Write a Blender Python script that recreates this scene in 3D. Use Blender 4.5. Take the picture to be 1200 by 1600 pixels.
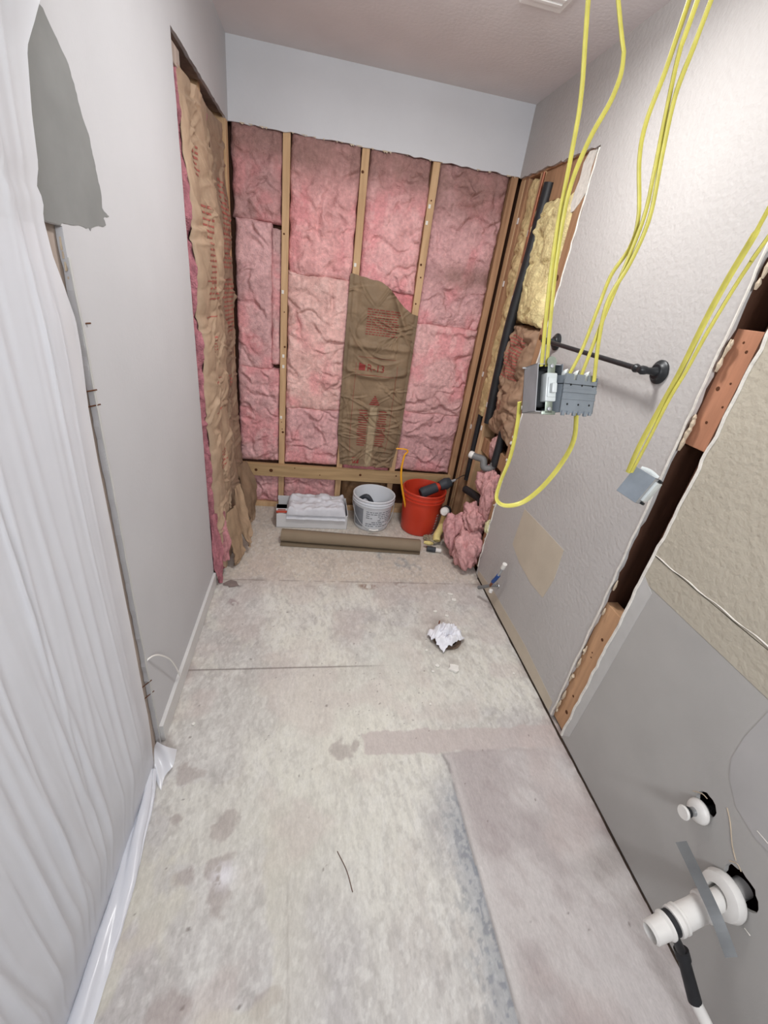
import bpy, bmesh, math, random
import numpy as np
from mathutils import Vector, Matrix, Euler
from mathutils.geometry import tessellate_polygon

for o in list(bpy.data.objects):
    bpy.data.objects.remove(o, do_unlink=True)
scene = bpy.context.scene
COL = scene.collection

# ------------------------------------------------------------------ camera
F = 672.8
CM = np.array([[0.98333512, -0.13070306, 0.12636753],
               [0.04835897, -0.48199435, -0.87483876],
               [0.17525254, 0.86637068, -0.46764131]])
EYE = np.array([0.0, 0.0, 1.54])
cam_data = bpy.data.cameras.new('camera')
cam = bpy.data.objects.new('camera', cam_data)
COL.objects.link(cam)
cam_data.sensor_fit = 'VERTICAL'
cam_data.sensor_height = 24.0
cam_data.lens = F * 24.0 / 1600.0
cam_data.clip_start = 0.02
rot = Matrix(((CM[0][0], -CM[1][0], -CM[2][0]),
              (CM[0][1], -CM[1][1], -CM[2][1]),
              (CM[0][2], -CM[1][2], -CM[2][2])))
cam.matrix_world = Matrix.Translation(Vector(EYE)) @ rot.to_4x4()
scene.camera = cam

# ------------------------------------------------------------------ world, lights, exposure
world = bpy.data.worlds.new('world')
scene.world = world
world.use_nodes = True
world.node_tree.nodes['Background'].inputs[0].default_value = (0.93, 0.95, 1.0, 1)
world.node_tree.nodes['Background'].inputs[1].default_value = 0.25


def area(name, loc, target, size, power, color, shape='DISK', size_y=None):
    d = bpy.data.lights.new(name, 'AREA')
    d.shape = shape
    d.size = size
    if size_y:
        d.size_y = size_y
    d.energy = power
    d.color = color
    o = bpy.data.objects.new(name, d)
    COL.objects.link(o)
    o.location = loc
    v = Vector(target) - Vector(loc)
    o.rotation_euler = v.to_track_quat('-Z', 'Y').to_euler()
    return o


pd = bpy.data.lights.new('ceiling_lamp_light', 'POINT')
pd.energy = 5.5; pd.shadow_soft_size = 0.09; pd.color = (1.0, 0.985, 0.965)
po = bpy.data.objects.new('ceiling_lamp_light', pd); COL.objects.link(po); po.location = (0.40, 1.50, 2.30)
area('ceiling_lamp_downlight', (0.40, 1.50, 2.36), (0.40, 1.50, 0), 0.30, 12.5, (1.0, 0.985, 0.965))
area('rear_fill_light', (0.30, -1.15, 2.10), (0.30, 1.6, 1.3), 0.75, 27, (0.94, 0.965, 1.0), 'RECTANGLE', 0.22)  # added fill light from behind the camera, source unseen
scene.view_settings.view_transform = 'Standard'
scene.view_settings.look = 'None'
scene.view_settings.exposure = 0.36
scene.view_settings.gamma = 1.0
scene.view_settings.use_curve_mapping = False

# ------------------------------------------------------------------ room measures (metres, camera foot at the origin)
XL, XR, YB, ZC, YR = -0.473, 1.062, 2.84, 2.44, -1.3
DW = 0.0127            # drywall thickness


def at(px, py, ax, val):
    """the point where the sight line through a photograph pixel meets a real plane"""
    d = CM.T @ np.array([(px - 600) / F, (py - 800) / F, 1.0])
    return EYE + d * (val - EYE[ax]) / d[ax]


# ------------------------------------------------------------------ numpy noise
def _h(ix, iy, s):
    n = (ix.astype(np.int64) * 374761393 + iy.astype(np.int64) * 668265263 + s * 974634777) & 0x7fffffff
    n = ((n ^ (n >> 13)) * 1274126177) & 0x7fffffff
    n = (n ^ (n >> 16)) & 0xffff
    return n / 65535.0


def vn(x, y, s=0):
    x = np.asarray(x, float); y = np.asarray(y, float)
    ix, iy = np.floor(x), np.floor(y)
    fx, fy = x - ix, y - iy
    fx = fx * fx * fx * (fx * (fx * 6 - 15) + 10)
    fy = fy * fy * fy * (fy * (fy * 6 - 15) + 10)
    a, b = _h(ix, iy, s), _h(ix + 1, iy, s)
    c, d = _h(ix, iy + 1, s), _h(ix + 1, iy + 1, s)
    return (a * (1 - fx) + b * fx) * (1 - fy) + (c * (1 - fx) + d * fx) * fy


def fbm(x, y, s=0, o=4, g=0.5):
    t, a, n = 0, 1.0, 0
    x = np.asarray(x, float); y = np.asarray(y, float)
    for i in range(o):
        t = t + a * vn(x, y, s + i * 17); n += a
        x, y, a = x * 2.03 + 5.1, y * 2.03 + 3.7, a * g
    return t / n


def ridge(x, y, s=0, o=3):
    t, a, n = 0, 1.0, 0
    for i in range(o):
        t = t + a * (1 - np.abs(2 * vn(x, y, s + i * 31) - 1)) ** 3; n += a
        x, y, a = x * 2.1 + 1.7, y * 2.1 + 9.2, a * 0.5
    return t / n


def sst(e0, e1, x):
    t = np.clip((x - e0) / (e1 - e0), 0, 1)
    return t * t * (3 - 2 * t)


# ------------------------------------------------------------------ materials
def lin(c):
    return tuple(((v / 255) / 12.92 if v / 255 <= 0.04045 else ((v / 255 + 0.055) / 1.055) ** 2.4) for v in c)


def linarr(c):
    return np.array(lin(c))


def mat(name, c, var=0.08, scale=12, rough=0.7, bump=0.0, bscale=80, metal=0.0, spec=0.3, stretch=(1, 1, 1),
        vcol=False, bdist=0.002, detail=4, trans=0.0, c2=None):
    m = bpy.data.materials.new(name)
    m.use_nodes = True
    nt = m.node_tree
    b = nt.nodes['Principled BSDF']
    b.inputs['Roughness'].default_value = rough
    b.inputs['Metallic'].default_value = metal
    b.inputs['Specular IOR Level'].default_value = spec
    tc = nt.nodes.new('ShaderNodeTexCoord')
    mp = nt.nodes.new('ShaderNodeMapping')
    mp.inputs['Scale'].default_value = stretch
    nt.links.new(tc.outputs['Object'], mp.inputs['Vector'])
    nz = nt.nodes.new('ShaderNodeTexNoise')
    nz.inputs['Scale'].default_value = scale
    nz.inputs['Detail'].default_value = detail
    nt.links.new(mp.outputs['Vector'], nz.inputs['Vector'])
    if vcol:
        at_ = nt.nodes.new('ShaderNodeAttribute')
        at_.attribute_name = 'Col'
        mr = nt.nodes.new('ShaderNodeMapRange')
        mr.inputs['From Min'].default_value = 0.25
        mr.inputs['From Max'].default_value = 0.75
        mr.inputs['To Min'].default_value = 1 - var
        mr.inputs['To Max'].default_value = 1 + var
        nt.links.new(nz.outputs['Fac'], mr.inputs['Value'])
        vm = nt.nodes.new('ShaderNodeVectorMath')
        vm.operation = 'SCALE'
        nt.links.new(at_.outputs['Color'], vm.inputs[0])
        nt.links.new(mr.outputs['Result'], vm.inputs['Scale'])
        nt.links.new(vm.outputs['Vector'], b.inputs['Base Color'])
    else:
        l = np.array(lin(c))
        hi = np.array(lin(c2)) if c2 else np.clip(l * (1 + var), 0, 1)
        lo = l if c2 else l * (1 - var)
        cr = nt.nodes.new('ShaderNodeValToRGB')
        cr.color_ramp.elements[0].position = 0.3
        cr.color_ramp.elements[1].position = 0.7
        cr.color_ramp.elements[0].color = (*lo, 1)
        cr.color_ramp.elements[1].color = (*hi, 1)
        nt.links.new(nz.outputs['Fac'], cr.inputs['Fac'])
        nt.links.new(cr.outputs['Color'], b.inputs['Base Color'])
    if bump > 0:
        n2 = nt.nodes.new('ShaderNodeTexNoise')
        n2.inputs['Scale'].default_value = bscale
        n2.inputs['Detail'].default_value = 3
        nt.links.new(mp.outputs['Vector'], n2.inputs['Vector'])
        bp = nt.nodes.new('ShaderNodeBump')
        bp.inputs['Strength'].default_value = bump
        bp.inputs['Distance'].default_value = bdist
        nt.links.new(n2.outputs['Fac'], bp.inputs['Height'])
        nt.links.new(bp.outputs['Normal'], b.inputs['Normal'])
    m.diffuse_color = (*lin(c), 1)
    return m


MT = {}
MT['wall_l'] = mat('painted_drywall_white', (190, 190, 193), 0.03, 3, 0.62, 0.22, 90, spec=0.25, bdist=0.0025)
MT['wall_b'] = mat('painted_drywall_soffit', (200, 201, 205), 0.03, 3, 0.5, 0.2, 60, spec=0.3, bdist=0.0025)
MT['wall_r'] = mat('orange_peel_drywall', (184, 181, 179), 0.035, 3, 0.6, 0.65, 62, spec=0.25, bdist=0.004)
MT['wall_beige'] = mat('orange_peel_beige', (182, 175, 160), 0.05, 4, 0.6, 0.8, 55, spec=0.25, bdist=0.005)
MT['wall_bare'] = mat('bare_drywall_grey', (172, 170, 167), 0.05, 5, 0.8, 0.12, 200)
MT['patch_grey'] = mat('bare_drywall_patch', (128, 129, 128), 0.08, 9, 0.8, 0.25, 45, bdist=0.004)
MT['patch_tan'] = mat('old_tan_paint', (192, 181, 164), 0.05, 9, 0.75, 0.2, 90)
MT['patch_lilac'] = mat('skim_coat_lilac', (174, 172, 171), 0.04, 7, 0.7, 0.06, 90)
MT['white_paint'] = mat('white_edge_paint', (188, 187, 185), 0.05, 15, 0.6, 0.2, 90)
MT['gypsum'] = mat('gypsum_edge', (222, 218, 210), 0.12, 60, 0.95, 0.6, 150)
MT['paper'] = mat('torn_paper', (196, 180, 158), 0.15, 60, 0.9, 0.4, 90)
MT['ceiling'] = mat('ceiling_paint', (222, 218, 219), 0.04, 4, 0.8, 0.35, 70, bdist=0.003)
MT['wood'] = mat('stud_pine', (182, 148, 112), 0.22, 7, 0.75, 0.25, 120, stretch=(6, 6, 0.5), c2=(208, 174, 136))
MT['wood_warm'] = mat('stud_fir', (150, 114, 86), 0.22, 7, 0.75, 0.25, 120, stretch=(6, 6, 0.5), c2=(186, 146, 112))
MT['wood_h'] = mat('board_pine', (164, 136, 100), 0.2, 7, 0.75, 0.25, 120, stretch=(0.5, 6, 6), c2=(192, 162, 122))
MT['wood_grey'] = mat('weathered_stud', (166, 152, 143), 0.18, 7, 0.85, 0.3, 120, stretch=(6, 6, 0.5))
MT['wood_orange'] = mat('blocking_fir', (186, 132, 104), 0.12, 9, 0.7, 0.2, 120, stretch=(6, 6, 0.6))
MT['wood_light'] = mat('pale_blocking', (198, 156, 120), 0.12, 9, 0.7, 0.2, 120, stretch=(6, 6, 0.6))
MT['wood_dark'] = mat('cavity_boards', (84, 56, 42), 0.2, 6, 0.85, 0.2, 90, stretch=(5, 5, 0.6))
MT['knot'] = mat('wood_knot', (88, 52, 30), 0.2, 30, 0.8)
MT['pink'] = mat('pink_fiberglass', (220, 140, 145), 0.19, 55, 0.95, 0.9, 150, spec=0.05, vcol=True, bdist=0.006, detail=6)
MT['yellow_fg'] = mat('yellow_fiberglass', (222, 198, 128), 0.22, 50, 0.95, 0.9, 140, spec=0.05, vcol=True, bdist=0.006, detail=6)
MT['kraft'] = mat('kraft_facing', (160, 130, 100), 0.12, 16, 0.62, 0.4, 60, spec=0.25, vcol=True, bdist=0.003)
MT['print_strong'] = mat('dark_red_print', (142, 58, 54), 0.2, 40, 0.7)
MT['print'] = mat('red_print', (160, 92, 82), 0.2, 40, 0.7)
MT['floor'] = mat('worn_subfloor', (200, 196, 188), 0.07, 30, 0.72, 0.3, 70, spec=0.22, vcol=True, stretch=(3.2, 0.8, 1), bdist=0.002, detail=6)
_nt = MT['floor'].node_tree
_b = _nt.nodes['Principled BSDF']; _src = _b.inputs['Base Color'].links[0].from_socket
_tc = _nt.nodes.new('ShaderNodeTexCoord'); _mp = _nt.nodes.new('ShaderNodeMapping'); _mp.inputs['Scale'].default_value = (2.2, 1.0, 1.0); _mp.inputs['Rotation'].default_value = (0, 0, 0.35)
_nz = _nt.nodes.new('ShaderNodeTexNoise'); _nz.inputs['Scale'].default_value = 85; _nz.inputs['Detail'].default_value = 6; _nz.inputs['Roughness'].default_value = 0.75
_mr = _nt.nodes.new('ShaderNodeMapRange'); _mr.inputs['From Min'].default_value = 0.3; _mr.inputs['From Max'].default_value = 0.7; _mr.inputs['To Min'].default_value = 0.90; _mr.inputs['To Max'].default_value = 1.10
_vm = _nt.nodes.new('ShaderNodeVectorMath'); _vm.operation = 'SCALE'
_nt.links.new(_tc.outputs['Object'], _mp.inputs['Vector']); _nt.links.new(_mp.outputs['Vector'], _nz.inputs['Vector']); _nt.links.new(_nz.outputs['Fac'], _mr.inputs['Value'])
_nt.links.new(_src, _vm.inputs[0]); _nt.links.new(_mr.outputs['Result'], _vm.inputs['Scale']); _nt.links.new(_vm.outputs['Vector'], _b.inputs['Base Color'])
MT['crack'] = mat('floor_crack_dirt', (62, 50, 42), 0.3, 40, 0.95)
MT['baseboard'] = mat('baseboard_white', (206, 205, 204), 0.04, 9, 0.45, spec=0.4)
MT['yellow'] = mat('yellow_cable_jacket', (198, 190, 90), 0.1, 40, 0.42, spec=0.4)
MT['print_dark'] = mat('cable_print', (96, 88, 34), 0.1, 40, 0.6)
MT['galv'] = mat('galvanised_steel', (168, 170, 173), 0.12, 26, 0.45, metal=0.25, spec=0.5)
MT['galv_dark'] = mat('grey_steel_box', (126, 134, 142), 0.12, 22, 0.45, metal=0.12, spec=0.5)
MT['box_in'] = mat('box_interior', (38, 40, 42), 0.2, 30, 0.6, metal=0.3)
MT['switch_white'] = mat('switch_plastic', (200, 206, 206), 0.04, 30, 0.35, spec=0.5)
MT['brass'] = mat('zinc_screw', (150, 160, 150), 0.1, 50, 0.35, metal=0.8)
MT['black_metal'] = mat('black_bar_finish', (40, 42, 45), 0.12, 30, 0.4, metal=0.3, spec=0.5)
MT['abs'] = mat('black_abs_pipe', (34, 35, 38), 0.2, 20, 0.5, spec=0.4)
MT['grey_pipe'] = mat('grey_pipe', (116, 116, 116), 0.12, 20, 0.5, spec=0.4)
MT['pvc'] = mat('white_pvc', (226, 224, 220), 0.05, 20, 0.35, spec=0.5)
MT['copper'] = mat('aged_copper', (150, 98, 76), 0.25, 20, 0.5, metal=0.6)
MT['rust'] = mat('rusty_dirt', (112, 94, 80), 0.3, 30, 0.9, 0.4, 60)
MT['chrome'] = mat('chrome_fitting', (176, 178, 180), 0.08, 20, 0.25, metal=0.9)
MT['blue'] = mat('blue_fitting', (34, 74, 140), 0.1, 30, 0.4)
MT['white_bucket'] = mat('white_bucket_plastic', (216, 220, 226), 0.03, 8, 0.4, spec=0.45)
MT['red_bucket'] = mat('orange_red_bucket_plastic', (200, 62, 40), 0.06, 8, 0.38, spec=0.45)
MT['label_grey'] = mat('bucket_print_grey', (136, 140, 148), 0.1, 30, 0.6)
MT['card_white'] = mat('white_carton', (212, 212, 214), 0.04, 10, 0.6)
MT['card_brown'] = mat('carton_brown_side', (140, 112, 86), 0.08, 20, 0.8)
MT['bag'] = mat('grey_white_bag', (206, 207, 214), 0.05, 14, 0.42, 0.3, 30, spec=0.4, bdist=0.004)
MT['carton_red'] = mat('small_red_carton', (196, 84, 66), 0.08, 20, 0.6)
MT['roll'] = mat('brown_builder_paper', (134, 119, 100), 0.05, 9, 0.75, 0.1, 60)
MT['roll_in'] = mat('brown_paper_inner', (112, 98, 80), 0.05, 9, 0.8)
MT['grip'] = mat('charcoal_tool_body', (62, 66, 72), 0.12, 20, 0.55)
MT['tool_yellow'] = mat('yellow_pry_bar', (232, 164, 40), 0.08, 20, 0.4)
MT['foam'] = mat('yellow_spray_foam', (226, 208, 140), 0.1, 30, 0.8, 0.5, 50)
MT['rag'] = mat('white_rag', (232, 232, 238), 0.04, 20, 0.85, 0.4, 40)
MT['chip'] = mat('plaster_chip_white', (228, 226, 220), 0.06, 40, 0.9, 0.3, 90)
MT['hole'] = mat('dark_hole', (40, 26, 18), 0.3, 20, 0.95)
MT['lamp'] = mat('fixture_white', (228, 226, 224), 0.02, 8, 0.4)
MT['bar_grey'] = mat('grey_metal_strip', (104, 106, 107), 0.14, 18, 0.42, metal=0.55, spec=0.5)
MT['wire_white'] = mat('white_wire', (226, 224, 220), 0.04, 20, 0.5)
MT['sticker'] = mat('grey_floor_mark', (128, 116, 112), 0.1, 40, 0.9)
MT['door'] = mat('painted_door', (205, 203, 200), 0.03, 5, 0.5)

# translucent poly sheeting: thin film, part scattered, part see-through
mp_ = bpy.data.materials.new('clear_poly_sheeting')
mp_.use_nodes = True
nt = mp_.node_tree
nt.nodes.clear()
out = nt.nodes.new('ShaderNodeOutputMaterial')
df = nt.nodes.new('ShaderNodeBsdfDiffuse'); df.inputs['Color'].default_value = (*lin((244, 246, 252)), 1)
tl = nt.nodes.new('ShaderNodeBsdfTranslucent'); tl.inputs['Color'].default_value = (*lin((240, 243, 252)), 1)
gl = nt.nodes.new('ShaderNodeBsdfGlossy'); gl.inputs['Roughness'].default_value = 0.28
tp = nt.nodes.new('ShaderNodeBsdfTransparent')
nz = nt.nodes.new('ShaderNodeTexNoise'); nz.inputs['Scale'].default_value = 6
mr = nt.nodes.new('ShaderNodeMapRange'); mr.inputs['To Min'].default_value = 0.06; mr.inputs['To Max'].default_value = 0.20
tc = nt.nodes.new('ShaderNodeTexCoord')
nt.links.new(tc.outputs['Object'], nz.inputs['Vector']); nt.links.new(nz.outputs['Fac'], mr.inputs['Value'])
m1 = nt.nodes.new('ShaderNodeMixShader'); m1.inputs['Fac'].default_value = 0.30
m2 = nt.nodes.new('ShaderNodeMixShader'); m2.inputs['Fac'].default_value = 0.07
m3 = nt.nodes.new('ShaderNodeMixShader')
nt.links.new(df.outputs[0], m1.inputs[1]); nt.links.new(tl.outputs[0], m1.inputs[2])
nt.links.new(m1.outputs[0], m2.inputs[1]); nt.links.new(gl.outputs[0], m2.inputs[2])
nt.links.new(mr.outputs[0], m3.inputs['Fac'])
nt.links.new(m2.outputs[0], m3.inputs[1]); nt.links.new(tp.outputs[0], m3.inputs[2])
nt.links.new(m3.outputs[0], out.inputs['Surface'])
MT['poly'] = mp_


# ------------------------------------------------------------------ mesh builder
def catmull(pts, n):
    P = [np.array(p, float) for p in pts]
    P = [2 * P[0] - P[1]] + P + [2 * P[-1] - P[-2]]
    out = []
    for i in range(1, len(P) - 2):
        p0, p1, p2, p3 = P[i - 1:i + 3]
        for k in range(n):
            t = k / n
            out.append(0.5 * (2 * p1 + (p2 - p0) * t + (2 * p0 - 5 * p1 + 4 * p2 - p3) * t * t + (3 * p1 - p0 - 3 * p2 + p3) * t ** 3))
    out.append(P[-2])
    return out


class MB:
    def __init__(s):
        s.v, s.f, s.c = [], [], None

    def add(s, vs, fs):
        b = len(s.v)
        s.v += [tuple(map(float, p)) for p in vs]
        s.f += [tuple(b + i for i in f) for f in fs]
        return s

    def box(s, x0, x1, y0, y1, z0, z1, bev=0.0):
        bm = bmesh.new()
        bmesh.ops.create_cube(bm, size=1)
        for v in bm.verts:
            v.co = ((x0 + x1) / 2 + v.co.x * (x1 - x0), (y0 + y1) / 2 + v.co.y * (y1 - y0), (z0 + z1) / 2 + v.co.z * (z1 - z0))
        if bev > 0:
            bmesh.ops.bevel(bm, geom=list(bm.edges), offset=bev, segments=2, affect='EDGES', profile=0.5)
        bm.verts.index_update()
        s.add([v.co[:] for v in bm.verts], [[v.index for v in f.verts] for f in bm.faces])
        bm.free()
        return s

    def tube(s, pts, r, n=10, ry=None, up=None, smooth=6, cap=True):
        C = catmull(pts, smooth) if smooth and len(pts) > 2 else [np.array(p, float) for p in pts]
        m = len(C)
        R = np.interp(np.linspace(0, 1, m), np.linspace(0, 1, len(r)), r) if hasattr(r, '__len__') else np.full(m, r)
        RY = R if ry is None else np.full(m, ry)
        T = []
        for i in range(m):
            t = C[min(i + 1, m - 1)] - C[max(i - 1, 0)]
            T.append(t / (np.linalg.norm(t) + 1e-12))
        u = np.array(up, float) if up is not None else (np.array([0, 0, 1.0]) if abs(T[0][2]) < 0.9 else np.array([1.0, 0, 0]))
        vs, fs = [], []
        for i in range(m):
            u = u - T[i] * np.dot(u, T[i]); u /= np.linalg.norm(u) + 1e-12
            w = np.cross(T[i], u)
            for k in range(n):
                a = 2 * math.pi * k / n
                vs.append(C[i] + u * math.cos(a) * R[i] + w * math.sin(a) * RY[i])
        for i in range(m - 1):
            for k in range(n):
                fs.append((i * n + k, i * n + (k + 1) % n, (i + 1) * n + (k + 1) % n, (i + 1) * n + k))
        if cap:
            fs.append(tuple(range(n - 1, -1, -1)))
            fs.append(tuple((m - 1) * n + k for k in range(n)))
        return s.add(vs, fs)

    def lathe(s, prof, o=(0, 0, 0), ax=(0, 0, 1), n=32):
        o = np.array(o, float); a = np.array(ax, float); a /= np.linalg.norm(a)
        u = np.cross(a, [0, 0, 1.0] if abs(a[2]) < 0.9 else [1.0, 0, 0]); u /= np.linalg.norm(u)
        w = np.cross(a, u)
        vs, fs = [], []
        for r, h in prof:
            for k in range(n):
                t = 2 * math.pi * k / n
                vs.append(o + a * h + (u * math.cos(t) + w * math.sin(t)) * r)
        for i in range(len(prof) - 1):
            for k in range(n):
                fs.append((i * n + k, i * n + (k + 1) % n, (i + 1) * n + (k + 1) % n, (i + 1) * n + k))
        if prof[0][0] > 1e-5:
            pass
        return s.add(vs, fs)

    def grid(s, P, closed=False):
        """P: array nu x nv x 3"""
        nu, nv = P.shape[:2]
        idx = np.arange(nu * nv).reshape(nu, nv)
        q = np.stack([idx[:-1, :-1], idx[1:, :-1], idx[1:, 1:], idx[:-1, 1:]], -1).reshape(-1, 4)
        return s.add(P.reshape(-1, 3).tolist(), q.tolist())

    def poly(s, outer, ax, val, thick, holes=()):
        """flat slab from a 2-D outline (a,b) in the plane ax=val; goes from val to val+thick"""
        def p3(a, b, v):
            return {0: (v, a, b), 1: (a, v, b), 2: (a, b, v)}[ax]
        loops = [list(outer)] + [list(h) for h in holes]
        tri = tessellate_polygon([[Vector((a, b, 0)) for a, b in L] for L in loops])
        flat = [q for L in loops for q in L]
        n = len(flat)
        vs = [p3(a, b, val) for a, b in flat] + [p3(a, b, val + thick) for a, b in flat]
        fs = [tuple(t) for t in tri] + [tuple(i + n for i in reversed(t)) for t in tri]
        k = 0
        for L in loops:
            m = len(L)
            for i in range(m):
                j = (i + 1) % m
                fs.append((k + i, k + j, k + j + n, k + i + n))
            k += m
        return s.add(vs, fs)

    def build(s, name, material, parent=None, label=None, cat=None, group=None, kind=None, smooth=False, local=False, col=None, fix=True):
        V = np.array(s.v, float)
        me = bpy.data.meshes.new(name)
        ob = bpy.data.objects.new(name, me)
        COL.objects.link(ob)
        if parent is None:
            if kind != 'structure':
                o = np.array([(V[:, 0].min() + V[:, 0].max()) / 2, (V[:, 1].min() + V[:, 1].max()) / 2, V[:, 2].min()])
                ob.location = o
                V = V - o
        else:
            ob.parent = parent
            if not local:
                r = parent
                while r.parent:
                    r = r.parent
                V = V - np.array(r.location)
        me.from_pydata(V.tolist(), [], s.f)
        if fix and col is None:
            bm = bmesh.new(); bm.from_mesh(me)
            bmesh.ops.recalc_face_normals(bm, faces=bm.faces)
            bm.to_mesh(me); bm.free()
        me.materials.append(MT[material] if isinstance(material, str) else material)
        if smooth:
            me.shade_smooth()
            if smooth != 'all':
                try:
                    me.set_sharp_from_angle(angle=math.radians(42))
                except Exception:
                    pass
        if col is not None:
            a = me.color_attributes.new('Col', 'FLOAT_COLOR', 'POINT')
            C = np.ones((len(V), 4)); C[:, :3] = col
            a.data.foreach_set('color', C.ravel())
        me.update()
        for k, v in (('label', label), ('category', cat), ('group', group), ('kind', kind)):
            if v:
                ob[k] = v
        return ob


def empty(name, loc, label=None, cat=None, group=None, rot=(0, 0, 0), kind=None):
    o = bpy.data.objects.new(name, None)
    o.empty_display_size = 0.05
    COL.objects.link(o)
    o.location = tuple(loc); o.rotation_euler = rot
    for k, v in (('label', label), ('category', cat), ('group', group), ('kind', kind)):
        if v:
            o[k] = v
    return o


def jag(p0, p1, n, amp, seed):
    """points from p0 towards p1 (p1 left out) with a torn, uneven run"""
    rnd = random.Random(seed)
    d = (p1[0] - p0[0], p1[1] - p0[1]); L = math.hypot(*d); nx, ny = -d[1] / L, d[0] / L
    out = [p0]
    for i in range(1, n):
        t = (i + rnd.uniform(-0.3, 0.3)) / n
        a = rnd.uniform(-amp, amp)
        out.append((p0[0] + d[0] * t + nx * a, p0[1] + d[1] * t + ny * a))
    return out


def pyz(x, *pix):
    return [tuple(at(a, b, 0, x)[1:]) for a, b in pix]


# ================================================================== FLOOR
HOLE = (0.722, 1.535, 0.062)
nx, ny = 380, 760
gx = np.linspace(XL - 0.09, XR + 0.09, nx); gy = np.concatenate([np.linspace(YR, -0.1, 40)[:-1], np.linspace(-0.1, YB + 0.12, ny)])
X, Y = np.meshgrid(gx, gy, indexing='ij')
wx = X + (fbm(X * 7, Y * 7, 91) - 0.5) * 0.10
wy = Y + (fbm(X * 7, Y * 7, 92) - 0.5) * 0.10
cream = linarr((212, 210, 202)); grey = linarr((189, 186, 183)); pinkg = linarr((186, 172, 168)); tan = linarr((200, 188, 174))
white = linarr((214, 213, 209)); dark = linarr((112, 100, 94)); blue = linarr((120, 128, 138)); taupe = linarr((158, 143, 138))
Cf = np.zeros(X.shape + (3,))
n1 = fbm(X * 3.2, Y * 3.2, 3, 5)[..., None]
Cf[:] = grey + (cream - grey) * sst(0.34, 0.60, n1)


def blend(mask, c, k=1.0):
    global Cf
    m = np.clip(mask * k, 0, 1)[..., None]
    Cf = Cf * (1 - m) + c * m


blend(sst(0.52, 0.68, fbm(wx * 9, wy * 5, 11, 5)), taupe, 0.20)
blend(sst(0.55, 0.66, fbm(wx * 5, wy * 3.4, 12, 5)), white, 0.35)
# scraped fibre streaks
blend(sst(0.56, 0.72, fbm(X * 60 + Y * 12, Y * 9, 14, 3)), grey * 0.8, 0.32)
blend(sst(0.60, 0.74, fbm(X * 45 - Y * 10, Y * 14, 15, 3)), white, 0.30)
# tub footprint at the back: cleaner tan board
tub = sst(1.93, 2.03, wy)
blend(tub, tan + (white - tan) * 0.25 * n1, 0.80)
blend(np.exp(-((wy - 1.96) / 0.035) ** 2) * sst(0.35, 0.6, fbm(X * 9, Y * 30, 21)), linarr((170, 160, 152)), 0.5)
for bx_, by_, r_, c_ in ((0.36, 1.95, 0.075, (120, 78, 52)), (0.57, 1.955, 0.05, (112, 66, 40)), (-0.37, 1.93, 0.06, (104, 92, 88)),
                         (-0.36, 1.80, 0.05, (140, 122, 124)), (0.72, 1.93, 0.05, (232, 230, 226)), (0.80, 1.83, 0.05, (232, 230, 226))):
    d = np.hypot((wx - bx_) , (wy - by_) * 1.8)
    blend(sst(r_, r_ * 0.35, d) * sst(0.42, 0.60, fbm(X * 38, Y * 38, 23)), linarr(c_), 0.75)
# blue smudged marks on the tub board
for bx_, by_ in ((0.50, 2.27), (0.60, 2.19), (0.68, 2.12)):
    d = np.hypot((X - bx_), (Y - by_) * 0.8)
    blend(np.exp(-((d - 0.035) / 0.014) ** 2) * sst(0.3, 0.6, fbm(X * 30, Y * 30, 24)), linarr((128, 140, 148)), 0.55)
blend(sst(0.75, 0.25, wy), linarr((180, 176, 178)), 0.40)  # greyer near floor: board tone plus some of the weaker light painted in
# smeared cream filler with torn edges
sm_ = fbm(wx * 4 + 3, wy * 4, 81, 5) + 0.10 * (fbm(X * 50, Y * 40, 82, 3) - 0.5)
blend(sst(0.50, 0.535, sm_) * sst(2.0, 1.85, wy) * sst(0.80, 0.95, wy + 0.25 * (wx < 0.25)), linarr((212, 210, 199)), 0.36)
# dry flecks and scuffs
blend(sst(0.60, 0.68, fbm(X * 95 + Y * 30, Y * 40 - X * 12, 83, 2)), linarr((150, 145, 142)), 0.26)
blend(sst(0.61, 0.68, fbm(X * 80 - Y * 35, Y * 44 + X * 20, 84, 2)), linarr((224, 223, 219)), 0.30)
blend(sst(0.55, 0.64, fbm(wx * 14, wy * 9, 85, 5)) * sst(0.45, 0.6, fbm(X * 60, Y * 36, 86, 3)), linarr((150, 144, 141)), 0.26)
# pale cream field in the middle
blend(np.exp(-((wx - 0.18) / 0.38) ** 2 - ((wy - 1.18) / 0.26) ** 2), linarr((220, 218, 206)), 0.55)
blend(np.exp(-((wx - 0.43) / 0.10) ** 2 - ((wy - 1.38) / 0.13) ** 2), linarr((206, 214, 204)), 0.5)
blend(np.exp(-((wx - 0.05) / 0.25) ** 2 - ((wy - 0.70) / 0.22) ** 2), linarr((206, 204, 192)), 0.45)
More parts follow.
